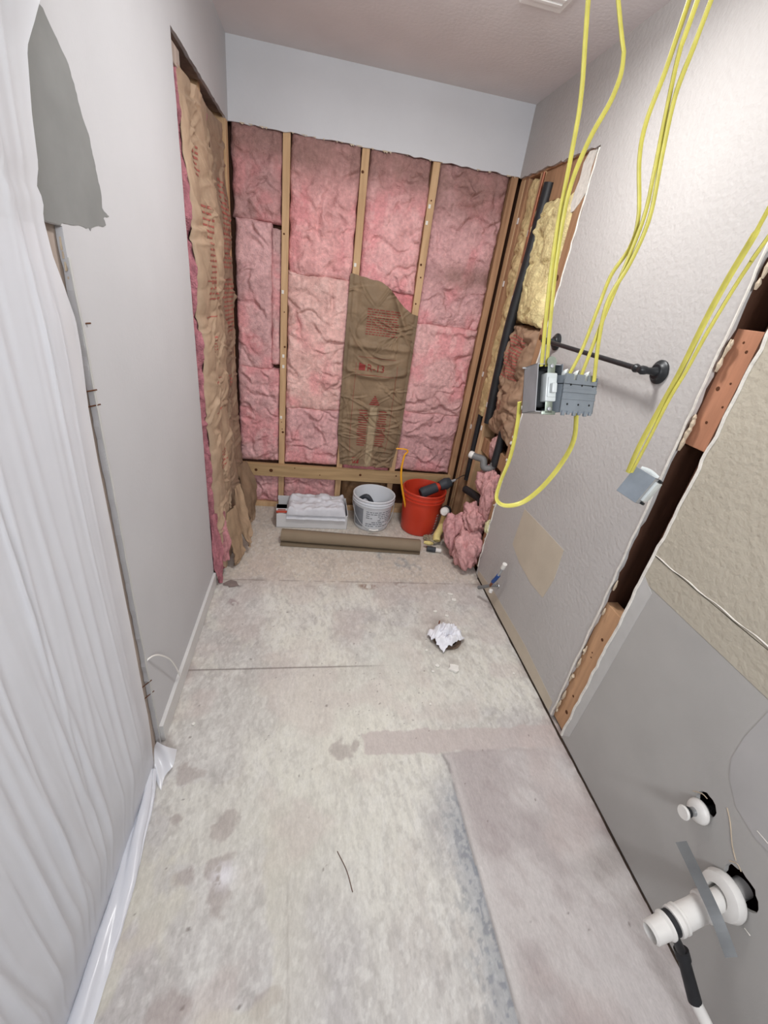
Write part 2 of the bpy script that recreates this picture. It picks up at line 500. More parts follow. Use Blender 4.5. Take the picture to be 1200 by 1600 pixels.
# strip where the partition plate stood, and the pink-grey side of the room nearest the camera
px_ = X + (fbm(X * 30, Y * 30, 95) - 0.5) * 0.03; py_ = Y + (fbm(X * 24, Y * 24, 96) - 0.5) * 0.03
plate = sst(0.945, 0.953, py_) * sst(1.052, 1.044, py_) * sst(0.245, 0.255, px_)
blend(plate, linarr((186, 174, 171)), 0.7)
crx = 0.545 + 0.016 * sst(0.955, 0.90, Y) + 0.007 * sst(0.80, 0.3, Y)
near_r = sst(-0.004, 0.006, X - crx + (fbm(X * 25, Y * 25, 33) - 0.5) * 0.005) * sst(0.96, 0.945, Y + (fbm(X * 20, Y * 20, 34) - 0.5) * 0.02)
blend(near_r, linarr((172, 163, 162)) + (linarr((194, 188, 186)) - linarr((172, 163, 162))) * sst(0.35, 0.65, fbm(X * 6, Y * 6, 35, 5))[..., None], 0.85)
blend(near_r * sst(0.56, 0.70, fbm(X * 40 + Y * 25, Y * 16, 36, 3)), linarr((158, 146, 144)), 0.22)
# the edge itself and the damp blue-grey marks left of it
edge = np.exp(-((X - crx) / 0.006) ** 2) * sst(0.955, 0.93, Y)
blend(edge * sst(0.1, 0.4, fbm(X * 14, Y * 14, 37)), linarr((104, 98, 96)), 0.85)
blend(np.exp(-((X - crx - 0.012) / 0.02) ** 2) * sst(0.955, 0.93, Y), linarr((206, 203, 200)), 0.4)
damp = sst(0.15, 0.0, crx - X + 0.06 * (fbm(X * 8, Y * 5, 97) - 0.5)) * (X < crx) * sst(0.92, 0.70, Y)
blend(damp * sst(0.25, 0.6, fbm(X * 9, Y * 5, 38, 5)), linarr((150, 156, 163)), 0.55)
blend(damp * sst(0.56, 0.68, fbm(X * 90, Y * 60, 39, 3)), linarr((112, 118, 128)), 0.55)
# bare worn islands by the sheeting
for bx_, by_, r_ in ((-0.285, 0.61, 0.045), (-0.195, 0.635, 0.05), (-0.17, 0.57, 0.05), (-0.365, 0.80, 0.03), (-0.20, 0.75, 0.04), (-0.25, 0.375, 0.06), (-0.05, 0.36, 0.05), (-0.35, 0.93, 0.05), (0.19, 1.00, 0.05)):
    d = np.hypot(wx - bx_, (wy - by_) * 1.3)
    blend(sst(r_, r_ * 0.6, d + (fbm(X * 40, Y * 40, 42) - 0.5) * 0.05), linarr((160, 149, 145)), 0.6)
blend(np.exp(-((X + 0.185) / 0.03) ** 2 - ((Y - 0.625) / 0.03) ** 2) * sst(0.42, 0.5, fbm(X * 40, Y * 40, 44)), linarr((222, 220, 224)), 0.9)
# pink blush patches
blend(sst(0.2, -0.15, X) * sst(0.9, 0.6, Y) * sst(0.5, 0.6, fbm(wx * 6, wy * 4, 99)), linarr((204, 200, 184)), 0.5)
blend(sst(0.58, 0.72, fbm(X * 4.2, Y * 4.2, 51, 3)), linarr((196, 182, 177)), 0.30)
# toilet ring
d = np.hypot(X - HOLE[0], Y - HOLE[1])
blend(np.exp(-((d - 0.14) / 0.03) ** 2) * sst(0.35, 0.65, fbm(X * 18, Y * 18, 55)), linarr((160, 150, 144)), 0.5)
blend(sst(0.12, 0.06, d), linarr((130, 108, 92)), 0.55)
# joints between the boards and stray dirt
jl = np.exp(-((Y - 1.362 - 0.012 * (X + 0.45)) / 0.0035) ** 2) * sst(0.45, 0.15, X)
blend(jl, dark * 0.7, 0.8)
jl = np.exp(-((Y - 1.985) / 0.004) ** 2) * sst(0.3, 0.5, fbm(X * 12, Y, 56))
blend(jl, dark, 0.55)
jl = np.exp(-((X - 0.005 - 0.01 * np.sin(Y * 7)) / 0.003) ** 2) * sst(0.62, 0.55, Y)
blend(jl, dark, 0.25)
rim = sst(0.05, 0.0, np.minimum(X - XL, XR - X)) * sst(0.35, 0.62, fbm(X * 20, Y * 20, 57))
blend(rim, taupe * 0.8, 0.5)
rs = np.random.RandomState(5)
for i in range(170):
    bx_, by_, r_ = rs.uniform(XL, XR), rs.uniform(0.2, 2.1), rs.uniform(0.002, 0.0085)
    if i > 100:
        bx_, by_, r_ = rs.normal(0.30, 0.16), rs.normal(1.17, 0.12), rs.uniform(0.002, 0.0065)
    ix = np.abs(gx - bx_) < 0.03; iy = np.abs(gy - by_) < 0.03
    sub = np.ix_(ix, iy)
    an_ = rs.uniform(0, 3.14); dx_, dy_ = X[sub] - bx_, Y[sub] - by_
    d = np.hypot(dx_ * math.cos(an_) + dy_ * math.sin(an_), (dy_ * math.cos(an_) - dx_ * math.sin(an_)) * rs.uniform(1.2, 3.0))
    k = (sst(r_, r_ * 0.4, d) * 0.65)[..., None]
    Cf[sub] = Cf[sub] * (1 - k) + linarr((96, 84, 78)) * k
Zf = (fbm(X * 30, Y * 30, 61, 3) - 0.5) * 0.0012 + near_r * 0.0 + (1 - near_r) * 0.0
Zf = Zf + sst(-0.002, 0.004, X - crx) * sst(0.955, 0.94, Y) * 0.0015
b = MB()
idx = np.arange(X.size).reshape(X.shape)
dist = np.hypot((X[:-1, :-1] + X[1:, 1:]) / 2 - HOLE[0], (Y[:-1, :-1] + Y[1:, 1:]) / 2 - HOLE[1])
q = np.stack([idx[:-1, :-1], idx[1:, :-1], idx[1:, 1:], idx[:-1, 1:]], -1)[dist > HOLE[2]]
b.v = np.stack([X, Y, Zf], -1).reshape(-1, 3).tolist(); b.f = q.tolist()
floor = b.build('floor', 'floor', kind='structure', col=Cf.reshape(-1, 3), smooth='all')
b = MB().lathe([(0.068, -0.001), (0.064, -0.06), (0.064, -0.12), (0.0, -0.12)], (HOLE[0], HOLE[1], 0))
b.build('drain_hole', 'hole', floor, smooth=True)
# dirty gap along the foot of the right wall
pts = []
b = MB()
yy = np.linspace(0.1, 2.05, 90)
w_ = 0.0008 + 0.005 * fbm(yy * 14, yy * 0, 71) ** 2
P = np.stack([np.stack([XR - w_ * 1.5, yy, np.full_like(yy, 0.0016)], -1), np.stack([np.full_like(yy, XR + 0.004), yy, np.full_like(yy, 0.003)], -1)], 0)
b.grid(P).build('wall_gap', 'crack', floor, label='dark dirty gap along the right wall')

# ================================================================== CEILING, REAR
MB().box(XL - 0.1, XR + 0.1, YR, YB + 0.1, ZC, ZC + 0.05).build('ceiling', 'ceiling', kind='structure')
MB().box(XL - 0.1, XR + 0.1, YR - 0.05, YR, 0, ZC).build('wall_rear', 'wall_r', kind='structure')

# ================================================================== BACK WALL
wall_back = MB().poly([(XL - 0.02, 2.131)] + jag((XL, 2.133), (XR, 2.137), 46, 0.004, 3)[1:] + [(XR + 0.02, 2.137), (XR + 0.02, ZC), (XL - 0.02, ZC)], 1, YB, DW).build('wall_back', 'wall_b', kind='structure')
MB().box(XL - 0.1, XR + 0.1, YB + 0.10, YB + 0.115, 0, 2.3).build('sheathing', 'wood_dark', wall_back)
SF = YB + DW           # stud face
torn = MB()
rnd = random.Random(8)
for i in range(40):
    x = rnd.uniform(XL, XR); l = rnd.uniform(0.008, 0.03)
    torn.add([(x, YB - 0.001, 2.137), (x + l, YB - 0.001, 2.136), (x + l * 0.6, YB - 0.004, 2.137 - rnd.uniform(0.004, 0.012))], [(0, 1, 2)])
torn.build('torn_paper_edge', 'paper', wall_back, kind='stuff')


def stud(parent, x0, x1, y0, y1, z0, z1, m='wood', knots=(), name='stud', face='y'):
    o = MB().box(x0, x1, y0, y1, z0, z1, 0.002).build(name, m, parent)
    return o


KN = []
for x0, x1, z0 in ((-0.212, -0.174, 0.0), (0.190, 0.230, 0.0), (0.572, 0.612, 0.0), (1.018, 1.058, 0.0)):
    s_ = stud(wall_back, x0, x1, SF - (0.004 if x0 > 0.9 else 0), SF + 0.089, z0, 2.2, 'wood_warm' if x0 > 0.9 else 'wood')
    k = MB()
    rr = random.Random(int(x0 * 1000))
    for i in range(6):
        zc, xc, r = rr.uniform(0.5, 2.05), rr.uniform(x0 + 0.01, x1 - 0.01), rr.uniform(0.003, 0.0075)
        k.lathe([(0, 0.0012), (r, 0.0008), (r * 1.1, -0.001)], (xc, SF, zc), (0, -1, 0), 10)
    k.build('knot', 'knot', s_, kind='stuff')
    k = MB()
    for i in range(4):
        zc = rr.uniform(0.6, 1.95); xc = rr.uniform(x0 + 0.006, x1 - 0.006)
        k.box(xc - 0.006, xc + 0.007, SF - 0.003, SF, zc - 0.01, zc + 0.009, 0.001)
    k.build('plaster_scrap', 'chip', s_, kind='stuff')
stud(wall_back, XL - 0.02, XR + 0.03, SF, SF + 0.089, 0, 0.038, 'wood', name='bottom_plate')
stud(wall_back, XL - 0.02, XR + 0.03, SF, SF + 0.089, 2.15, 2.2, 'wood', name='top_plate')
brd = stud(wall_back, XL - 0.005, XR - 0.03, SF - 0.036, SF - 0.001, 0.258, 0.345, 'wood_h', name='ledger_board')
k = MB()
for xc, zc, r in ((-0.36, 0.30, 0.010), (-0.26, 0.302, 0.012), (0.36, 0.31, 0.009), (0.075, 0.29, 0.004), (0.62, 0.32, 0.006), (-0.1, 0.33, 0.004)):
    k.lathe([(0, 0.0012), (r, 0.0008), (r * 1.1, -0.001)], (xc, SF - 0.036, zc), (0, -1, 0), 12)
k.build('knot', 'knot', brd, kind='stuff')


# ---------------------------------------------------------------- insulation batts
def hsrf(u, v, U, V, seed, amp, puff, crease=1.0, edge=0.035):
    """relief of a batt over its face: pillow edge, soft lumps, pinched creases"""
    e = np.minimum(np.minimum(u, U - u), np.minimum(v, V - v))
    pil = np.sqrt(np.clip(1 - (1 - np.clip(e / edge, 0, 1)) ** 2, 0, 1))
    wu = u + (fbm(u * 9, v * 9, seed + 5) - 0.5) * 0.10; wv = v + (fbm(u * 9, v * 9, seed + 6) - 0.5) * 0.10
    h = puff * pil + amp * ((fbm(wu * 8, wv * 8, seed, 4) - 0.5) * 1.5 + (fbm(wu * 26, wv * 26, seed + 2, 3) - 0.5) * 0.55)
    h = h - crease * amp * 0.85 * ridge(wu * 6, wv * 5, seed + 9, 2) * pil
    h = h + (fbm(u * 80, v * 80, seed + 3, 2) - 0.5) * 0.0035
    rr = random.Random(seed)
    for i in range(int(U * V * 80 * crease) + 4):          # pinched folds
        cu, cv, an, ln = rr.uniform(0, U), rr.uniform(0, V), rr.gauss(0.0, 0.8), rr.uniform(0.03, 0.11)
        du, dv_ = wu - cu, wv - cv
        a = du * math.cos(an) + dv_ * math.sin(an); c = -du * math.sin(an) + dv_ * math.cos(an) + 3.0 * a * a * rr.uniform(-1, 1)
        w = rr.uniform(0.006, 0.015)
        h = h + amp * np.exp(-(a / ln) ** 2) * (-rr.uniform(0.4, 0.9) * np.exp(-(c / w) ** 2) + 0.45 * np.exp(-((c - 2.6 * w) / (2.2 * w)) ** 2)) * pil
    return h


def batt(name, label, o, ud, vd, nd, U, V, seed, mt='pink', col=(222, 142, 146), amp=0.019, puff=0.036, res=0.0055, group=None,
         dirt=None, cat='insulation', outline=0.008, crease=1.0, back=0.05, hfun=None, cols=None, parent=None, smooth='all', edge=0.045):
    """a stuffed rectangle U x V: o = lower corner, ud/vd in-plane, nd towards the room"""
    nu, nv = max(8, int(U / res)), max(8, int(V / res))
    o, ud, vd, nd = (np.array(a, float) for a in (o, ud, vd, nd))
    u, v = np.meshgrid(np.linspace(0, U, nu), np.linspace(0, V, nv), indexing='ij')
    h = hsrf(u, v, U, V, seed, amp, puff, crease, edge)
    if hfun:
        h = h + hfun(u, v)
    ou = u + (fbm(v * 14, u * 0 + seed, seed + 40) - 0.5) * 2 * outline * (1 - 2 * u / U) * -1
    ov = v + (fbm(u * 14, v * 0 + seed, seed + 41) - 0.5) * 2 * outline * (2 * v / V - 1)
    P = o + ou[..., None] * ud + ov[..., None] * vd + h[..., None] * nd
    b = MB(); b.grid(P)
    n0 = nu * nv
    ring = [i * nv for i in range(nu)] + [(nu - 1) * nv + j for j in range(1, nv)] + [i * nv + nv - 1 for i in range(nu - 2, -1, -1)] + [j for j in range(nv - 2, 0, -1)]
    Pf = P.reshape(-1, 3)
    bk = [Pf[i] - nd * back for i in ring]
    m = len(ring)
    b.v += [tuple(p) for p in bk]
    b.f += [(ring[i], n0 + i, n0 + (i + 1) % m, ring[(i + 1) % m]) for i in range(m)]
    b.f.append(tuple(n0 + i for i in range(m)))
    c = linarr(col)
    if cols is not None:
        Cb = cols(u, v, P)
    else:
        f1 = fbm(u * 7, v * 7, seed + 20, 4)[..., None]
        hot = linarr((226, 148, 153)) if mt == 'pink' else c * 1.08
        Cb = c * (0.82 + 0.36 * f1)
        Cb = Cb + (hot - Cb) * 0.55 * sst(0.5, 0.7, fbm(u * 5, v * 4, seed + 22, 3))[..., None]
        pale = np.clip(c * 1.22 + 0.03, 0, 0.85)
        Cb = Cb + (pale - Cb) * 0.5 * sst(0.52, 0.66, fbm(u * 24, v * 18, seed + 23, 3))[..., None]
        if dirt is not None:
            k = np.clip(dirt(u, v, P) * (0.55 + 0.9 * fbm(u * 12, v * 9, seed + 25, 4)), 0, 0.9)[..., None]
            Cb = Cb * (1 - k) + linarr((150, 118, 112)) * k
    Cb = Cb.reshape(-1, 3)
    Cs = Cb[ring] * 0.92
    ob = b.build(name, mt, parent, label, None if parent else cat, group, smooth=smooth, col=np.vstack([Cb, Cs]), fix=False)
    return ob, P, h


E1, E2, E3 = np.array([1.0, 0, 0]), np.array([0, 1.0, 0]), np.array([0, 0, 1.0])
NB = -E2
YI = SF + 0.028


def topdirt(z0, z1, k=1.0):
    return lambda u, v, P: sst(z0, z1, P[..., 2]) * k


def bb(label, x0, x1, z0, z1, seed, **kw):
    kw.setdefault('group', 'pink batts between the back wall studs')
    return batt('insulation_batt', label, (x0, YI, z0), E1, E3, NB, x1 - x0, z1 - z0, seed, **kw)


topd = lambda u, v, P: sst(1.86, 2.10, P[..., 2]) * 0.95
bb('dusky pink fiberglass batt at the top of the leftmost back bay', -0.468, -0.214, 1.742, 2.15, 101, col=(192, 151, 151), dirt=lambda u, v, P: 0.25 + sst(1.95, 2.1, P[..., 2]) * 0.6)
bb('pale pink fiberglass batt, middle of the leftmost back bay', -0.463, -0.262, 0.962, 1.748, 102, col=(208, 166, 167), amp=0.018)
bb('narrow pale pink strip of batt left of the first full stud', -0.266, -0.214, 1.00, 1.72, 103, col=(198, 162, 161), puff=0.02, amp=0.010, edge=0.02)
bb('rumpled pink batt above the ledger board, leftmost bay', -0.468, -0.214, 0.35, 0.975, 104, col=(206, 163, 164), amp=0.019)
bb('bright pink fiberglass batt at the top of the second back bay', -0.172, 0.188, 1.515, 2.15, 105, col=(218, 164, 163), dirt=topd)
bb('salmon pink fiberglass batt, middle of the second back bay', -0.172, 0.188, 0.735, 1.527, 106, col=(222, 179, 173), amp=0.020, puff=0.034)
bb('rumpled pink batt above the ledger board, second bay', -0.172, 0.188, 0.35, 0.745, 107, col=(212, 166, 167), amp=0.018)
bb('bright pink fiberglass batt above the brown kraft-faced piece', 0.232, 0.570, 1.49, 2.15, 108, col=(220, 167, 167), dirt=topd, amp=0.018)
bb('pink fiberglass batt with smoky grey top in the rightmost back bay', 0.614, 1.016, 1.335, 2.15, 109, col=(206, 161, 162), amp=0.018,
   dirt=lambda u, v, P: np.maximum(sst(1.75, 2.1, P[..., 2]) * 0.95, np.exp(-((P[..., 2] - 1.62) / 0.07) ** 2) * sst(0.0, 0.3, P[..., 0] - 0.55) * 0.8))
bb('creased pink fiberglass batt, middle of the rightmost back bay', 0.614, 1.016, 0.775, 1.345, 110, col=(216, 170, 169), amp=0.018)
bb('smooth folded pink batt above the ledger, rightmost bay', 0.614, 1.016, 0.35, 0.785, 111, col=(206, 160, 161), amp=0.018,
   hfun=lambda u, v: 0.02 * np.exp(-((v - 0.30) / 0.04) ** 2))
bb('balled pink batt under the ledger board in the corner', -0.468, -0.214, 0.038, 0.262, 112, col=(206, 161, 162), amp=0.026)
bb('pink batt under the ledger board behind the white carton', -0.172, 0.188, 0.038, 0.262, 113, col=(214, 164, 165), amp=0.020)


# ---------------------------------------------------------------- kraft faced pieces with their print
def kraft_cols(seed, base=(150, 122, 92), band=True):
    def fn(u, v, P):
        c = linarr(base)
        f = fbm(u * 8, v * 8, seed, 4)[..., None]
        return c * (0.72 + 0.55 * f)
    return fn


def printed(parent, marks, samp, off=0.0018, name='red_print', material='print'):
    """marks: list of quads ((u0,v0,u1,v1)) laid on a batt face by samp(u,v) -> point, pushed out a little"""
    b = MB()
    for (u0, v0, u1, v1) in marks:
        nn = 2 + int(max(abs(u1 - u0), abs(v1 - v0)) / 0.012)
        a = np.linspace(u0, u1, nn if abs(u1 - u0) >= abs(v1 - v0) else 2)
        c = np.linspace(v0, v1, nn if abs(v1 - v0) > abs(u1 - u0) else 2)
        b.grid(np.array([[samp(x, y, off) for y in c] for x in a]))
    return b.build(name, material, parent, fix=False, kind='stuff')


def sampler(P, U, V, nd):
    nu, nv = P.shape[:2]
    nd = np.array(nd, float)

    def f(u, v, off):
        i = min(max(u / U * (nu - 1), 0), nu - 1.001); j = min(max(v / V * (nv - 1), 0), nv - 1.001)
        a, c = int(i), int(j); s, t = i - a, j - c
        p = P[a, c] * (1 - s) * (1 - t) + P[a + 1, c] * s * (1 - t) + P[a, c + 1] * (1 - s) * t + P[a + 1, c + 1] * s * t
        return p + nd * off
    return f


def text_mesh(txt, size, name, parent, samp, u0, v0, material='print', off=0.002, rotate=False):
    cu = bpy.data.curves.new('t', 'FONT'); cu.body = txt; cu.size = size; cu.resolution_u = 2
    to = bpy.data.objects.new('t', cu); COL.objects.link(to)
    dg = bpy.context.evaluated_depsgraph_get()
    me = bpy.data.meshes.new_from_object(to.evaluated_get(dg))
    bpy.data.objects.remove(to, do_unlink=True)
    b = MB()
    b.v = [tuple(samp(u0 + (-v.co.y if rotate else v.co.x), v0 + (v.co.x if rotate else v.co.y), off)) for v in me.vertices]
    b.f = [tuple(p.vertices) for p in me.polygons]
    bpy.data.meshes.remove(me)
    return b.build(name, material, parent, fix=False)


# brown kraft-faced piece in the third bay
U3, V3 = 0.435, 1.165
KO = (0.178, SF - 0.008, 0.375)


def h3(u, v):
    e = 0.012 * np.exp(-((u - 0.05) / 0.02) ** 2) * -1
    wr = -0.010 * ridge(u * 5 + v * 2, v * 7, 311, 2)
    fold = 0.02 * np.exp(-((v - 0.62 - 0.1 * (u - 0.2) ** 2 * 10) / 0.02) ** 2) + 0.016 * np.exp(-((v - 0.80) / 0.018) ** 2)
    lift = 0.035 * sst(V3 - 0.16, V3, v) * sst(0.12, 0.30, u)
    return e + wr + fold + lift


# the top right corner is torn away: slant the top edge by squeezing v
def kraft_main():
    nu, nv = 130, 330
    u, v = np.meshgrid(np.linspace(0, U3, nu), np.linspace(0, 1, nv), indexing='ij')
    top = V3 + 0.02 - 0.05 * u / U3 - 0.13 * sst(0.16, 0.42, u) + 0.012 * (fbm(u * 30, u * 0, 5) - 0.5)
    vv = v * top
    e = np.minimum(u, U3 - u)
    pil = np.sqrt(np.clip(1 - (1 - np.clip((e - 0.02) / 0.06, 0, 1)) ** 2, 0, 1))
    h = 0.018 * pil + h3(u, vv) * (0.25 + 0.75 * pil) + 0.014 * (fbm(u * 10, vv * 10, 320, 4) - 0.5) + 0.003
    rr = random.Random(77)
    for i in range(75):
        cu, cv, an, ln = rr.uniform(0, U3), V3 * rr.random() ** 1.3, rr.gauss(0.0, 0.6), rr.uniform(0.03, 0.12)
        a = (u - cu) * math.cos(an) + (vv - cv) * math.sin(an); c_ = -(u - cu) * math.sin(an) + (vv - cv) * math.cos(an) + rr.uniform(-3, 3) * a * a
        w = rr.uniform(0.004, 0.009)
        h = h + np.exp(-(a / ln) ** 2) * (0.008 * np.exp(-(c_ / w) ** 2) - 0.006 * np.exp(-((c_ - 2.2 * w) / (1.6 * w)) ** 2))
    curl = np.abs(u - 0.27 - 0.5 * (V3 - 0.06 - vv))
    h = h + 0.022 * np.exp(-(curl / 0.018) ** 2) * sst(V3 - 0.30, V3 - 0.22, vv)
    h = np.maximum(h, 0.002)
    inset = 0.03 * sst(0.25, 0.0, vv) * (u / U3 - 0.5) * -2
    P = np.array(KO) + (u + inset)[..., None] * E1 + vv[..., None] * E3 + h[..., None] * NB
    b = MB(); b.grid(P)
    Q = P + E2 * 0.002
    n0 = nu * nv
    b.grid(Q)
    c = linarr((138, 117, 94)); f = fbm(u * 9, vv * 9, 330, 4)[..., None]
    C = c * (0.75 + 0.5 * f)
    edg = (1 - pil)[..., None]
    C = C * (1 - 0.15 * edg)
    band = (sst(0.026, 0.022, np.abs(u - 0.225)) * sst(0.43, 0.42, vv))[..., None]
    C = C + (linarr((178, 160, 132)) - C) * 0.7 * band
    C = C.reshape(-1, 3)
    ob = b.build('kraft_insulation', 'kraft', None, 'wrinkled brown kraft-faced batt with red R-13 print in the third back bay', 'insulation', smooth='all', col=np.vstack([C, C]), fix=False)
    return ob, P, top


kob, P3, _ = kraft_main()
nu3, nv3 = P3.shape[:2]


def s3(u, v, off):
    i = min(max(u / U3 * (nu3 - 1), 0), nu3 - 1.001); a = int(i); s = i - a
    col_ = P3[a] * (1 - s) + P3[a + 1] * s
    z = KO[2] + v
    j = int(np.clip(np.searchsorted(col_[:, 2], z), 1, nv3 - 1))
    t = (z - col_[j - 1, 2]) / max(1e-6, col_[j, 2] - col_[j - 1, 2])
    return col_[j - 1] * (1 - t) + col_[j] * t + NB * off


marks = []
rnd = random.Random(4)
for r in range(11):                                     # block of small print near the top
    v = 0.87 + r * 0.014
    u = 0.12
    while u < 0.31:
        l = rnd.uniform(0.010, 0.030); marks.append((u, v, min(u + l, 0.32), v + 0.005)); u += l + 0.006
for r in range(16):                                     # two columns of small print either side of the pale band
    v = 0.155 + r * 0.016
    for a, c in ((0.125, 0.195), (0.255, 0.325)):
        marks.append((a + rnd.uniform(0, 0.008), v, c - rnd.uniform(0, 0.012), v + 0.006))
for r in range(5):                                      # arrow head
    marks.append((0.225 - 0.034 + r * 0.007, 0.44 + r * 0.013, 0.225 + 0.034 - r * 0.007, 0.448 + r * 0.013))
marks += [(0.100, 0.655, 0.140, 0.700), (0.10, 0.02, 0.150, 0.06)]
for v in (0.63, 0.735):
    marks.append((0.09, v, 0.33, v + 0.002))
for uu in (0.08, 0.345):
    marks.append((uu, 0.10, uu + 0.002, 0.70))
printed(kob, marks, s3, material='print_strong')
text_mesh('R-13', 0.060, 'red_lettering', kob, s3, 0.150, 0.655, 'print_strong', off=0.007)
# pink fill behind it
bb('pink batt edge showing above the right shoulder of the brown kraft facing', 0.232, 0.570, 0.30, 1.50, 114, puff=0.004, amp=0.004, res=0.012)
# loose grey-brown flap under the ledger
batt('kraft_scrap', 'dark brown kraft-faced batt end under the ledger behind the buckets', (0.232, YI, 0.038), E1, E3, NB, 0.338, 0.225, 115, mt='kraft', cols=kraft_cols(4, (110, 84, 60)), amp=0.016)

# ================================================================== LEFT WALL
edgeL = jag((1.032, 0.0), (1.026, 1.555), 60, 0.0028, 12)
outl = edgeL + [(1.026, 1.555), (0.90, 1.56), (YR, 1.56), (YR, ZC), (YB, ZC)] + jag((YB, 2.128), (1.897, 2.131), 30, 0.003, 14) + jag((1.897, 2.131), (1.944, 0.0), 60, 0.0022, 15)
wall_left = MB().poly(outl, 0, XL, -DW).build('wall_left', 'wall_l', kind='structure')
MB().poly([(YR, 0), (0.925, 0)] + jag((0.925, 0), (0.935, 1.552), 30, 0.004, 16)[1:] + [(0.935, 1.552), (YR, 1.552)], 0, XL, -DW).build('drywall_panel', 'wall_l', wall_left)
MB().box(XL - 0.115, XL - 0.10, YR, YB + 0.1, 0, ZC).build('sheathing', 'wood_dark', wall_left)
# slot framing
st_ = MB().box(XL - DW - 0.089, XL - DW - 0.001, 0.988, 1.055, 0, 1.62, 0.002).build('stud', 'wood_grey', wall_left)
MB().box(XL - DW - 0.089, XL - DW - 0.03, 0.90, 0.945, 0, 1.62, 0.002).build('stud', 'wood_warm', wall_left)
MB().box(XL - DW - 0.089, XL - DW - 0.04, 0.94, 0.99, 0.42, 0.52, 0.002).build('nailer_block', 'wood_warm', wall_left)
# white bead and nails on the raw edge
bead = [(XL + 0.0005, y, z) for (y, z) in jag((1.036, 0.05), (1.029, 1.545), 34, 0.0022, 18)]
MB().tube(bead, 0.0024, 6, ry=0.0045, smooth=3).build('corner_bead', 'white_paint', wall_left)
for (a, c, d_) in ((133, 507, 14), (143, 612, 16), (149, 635, 18), (232, 1068, 16), (236, 1085, 12)):
    p = at(a, c, 0, XL)
    MB().tube([(XL - 0.02, p[1] - 0.025, p[2]), (XL + 0.006, p[1] + 0.012, p[2] + 0.002)], 0.0016, 6).build('nail', 'knot', wall_left)
# bare grey board where the paint and texture came away
gp = pyz(XL, (66, 12), (88, 60), (106, 100), (117, 140), (126, 175), (138, 210), (143, 235), (149, 265), (157, 300), (159, 325), (170, 338), (161, 341), (165, 352), (143, 356), (141, 361), (138, 356), (115, 352), (96, 348))
gp += [(1.020, 1.556), (0.62, 1.575), (0.62, 1.90)]
gpj = []
for i, p in enumerate(gp):
    qn = gp[(i + 1) % len(gp)]
    gpj += jag(p, qn, 4, 0.0022, 200 + i) if i < len(gp) - 4 else [p]
MB().poly(gpj, 0, XL - 0.0005, 0.0015).build('bare_board_patch', 'patch_grey', wall_left)
# scraps of torn paper at the slot head
for i, (a, c) in enumerate(((96, 372), (99, 385), (103, 405), (107, 418))):
    p = at(a, c, 0, XL - 0.008)
    MB().poly([(p[1] - 0.012, p[2] - 0.02), (p[1] + 0.004, p[2] - 0.016), (p[1] + 0.009, p[2] + 0.01), (p[1] - 0.004, p[2] + 0.022)], 0, XL - 0.008, 0.003).build('torn_paper', 'paper', wall_left)
# baseboard
bl = MB().poly([(1.045, 0.004), (1.940, 0.004), (1.940, 0.078), (1.045, 0.082)], 0, XL, 0.013).build('baseboard_left', 'baseboard', kind='structure')
# pale wire looping from the slot to the baseboard
MB().tube([(XL - 0.012, 1.03, 0.400), (XL + 0.012, 1.075, 0.395), (XL + 0.022, 1.15, 0.30), (XL + 0.020, 1.21, 0.19), (XL + 0.014, 1.255, 0.09)], 0.0026, 7).build('thin_wire', 'wire_white', None, 'thin white wire looping from the wall slot to the baseboard', 'wire')

# alcove side: framing
SL = XL - DW
for y0, y1, m in ((1.99, 2.03, 'wood_grey'), (2.375, 2.413, 'wood'), (2.775, 2.83, 'wood')):
    stud(wall_left, SL - 0.089, SL + (0.012 if y0 > 2.7 else -0.02), y0, y1, 0, 2.16, m)
stud(wall_left, SL - 0.089, SL, 1.9, 2.84, 2.14, 2.20, 'wood_grey', name='top_plate')
MB().box(SL - 0.03, SL + 0.004, 1.915, 2.02, 2.06, 2.112, 0.004).build('wood_block', 'wood_grey', wall_left)


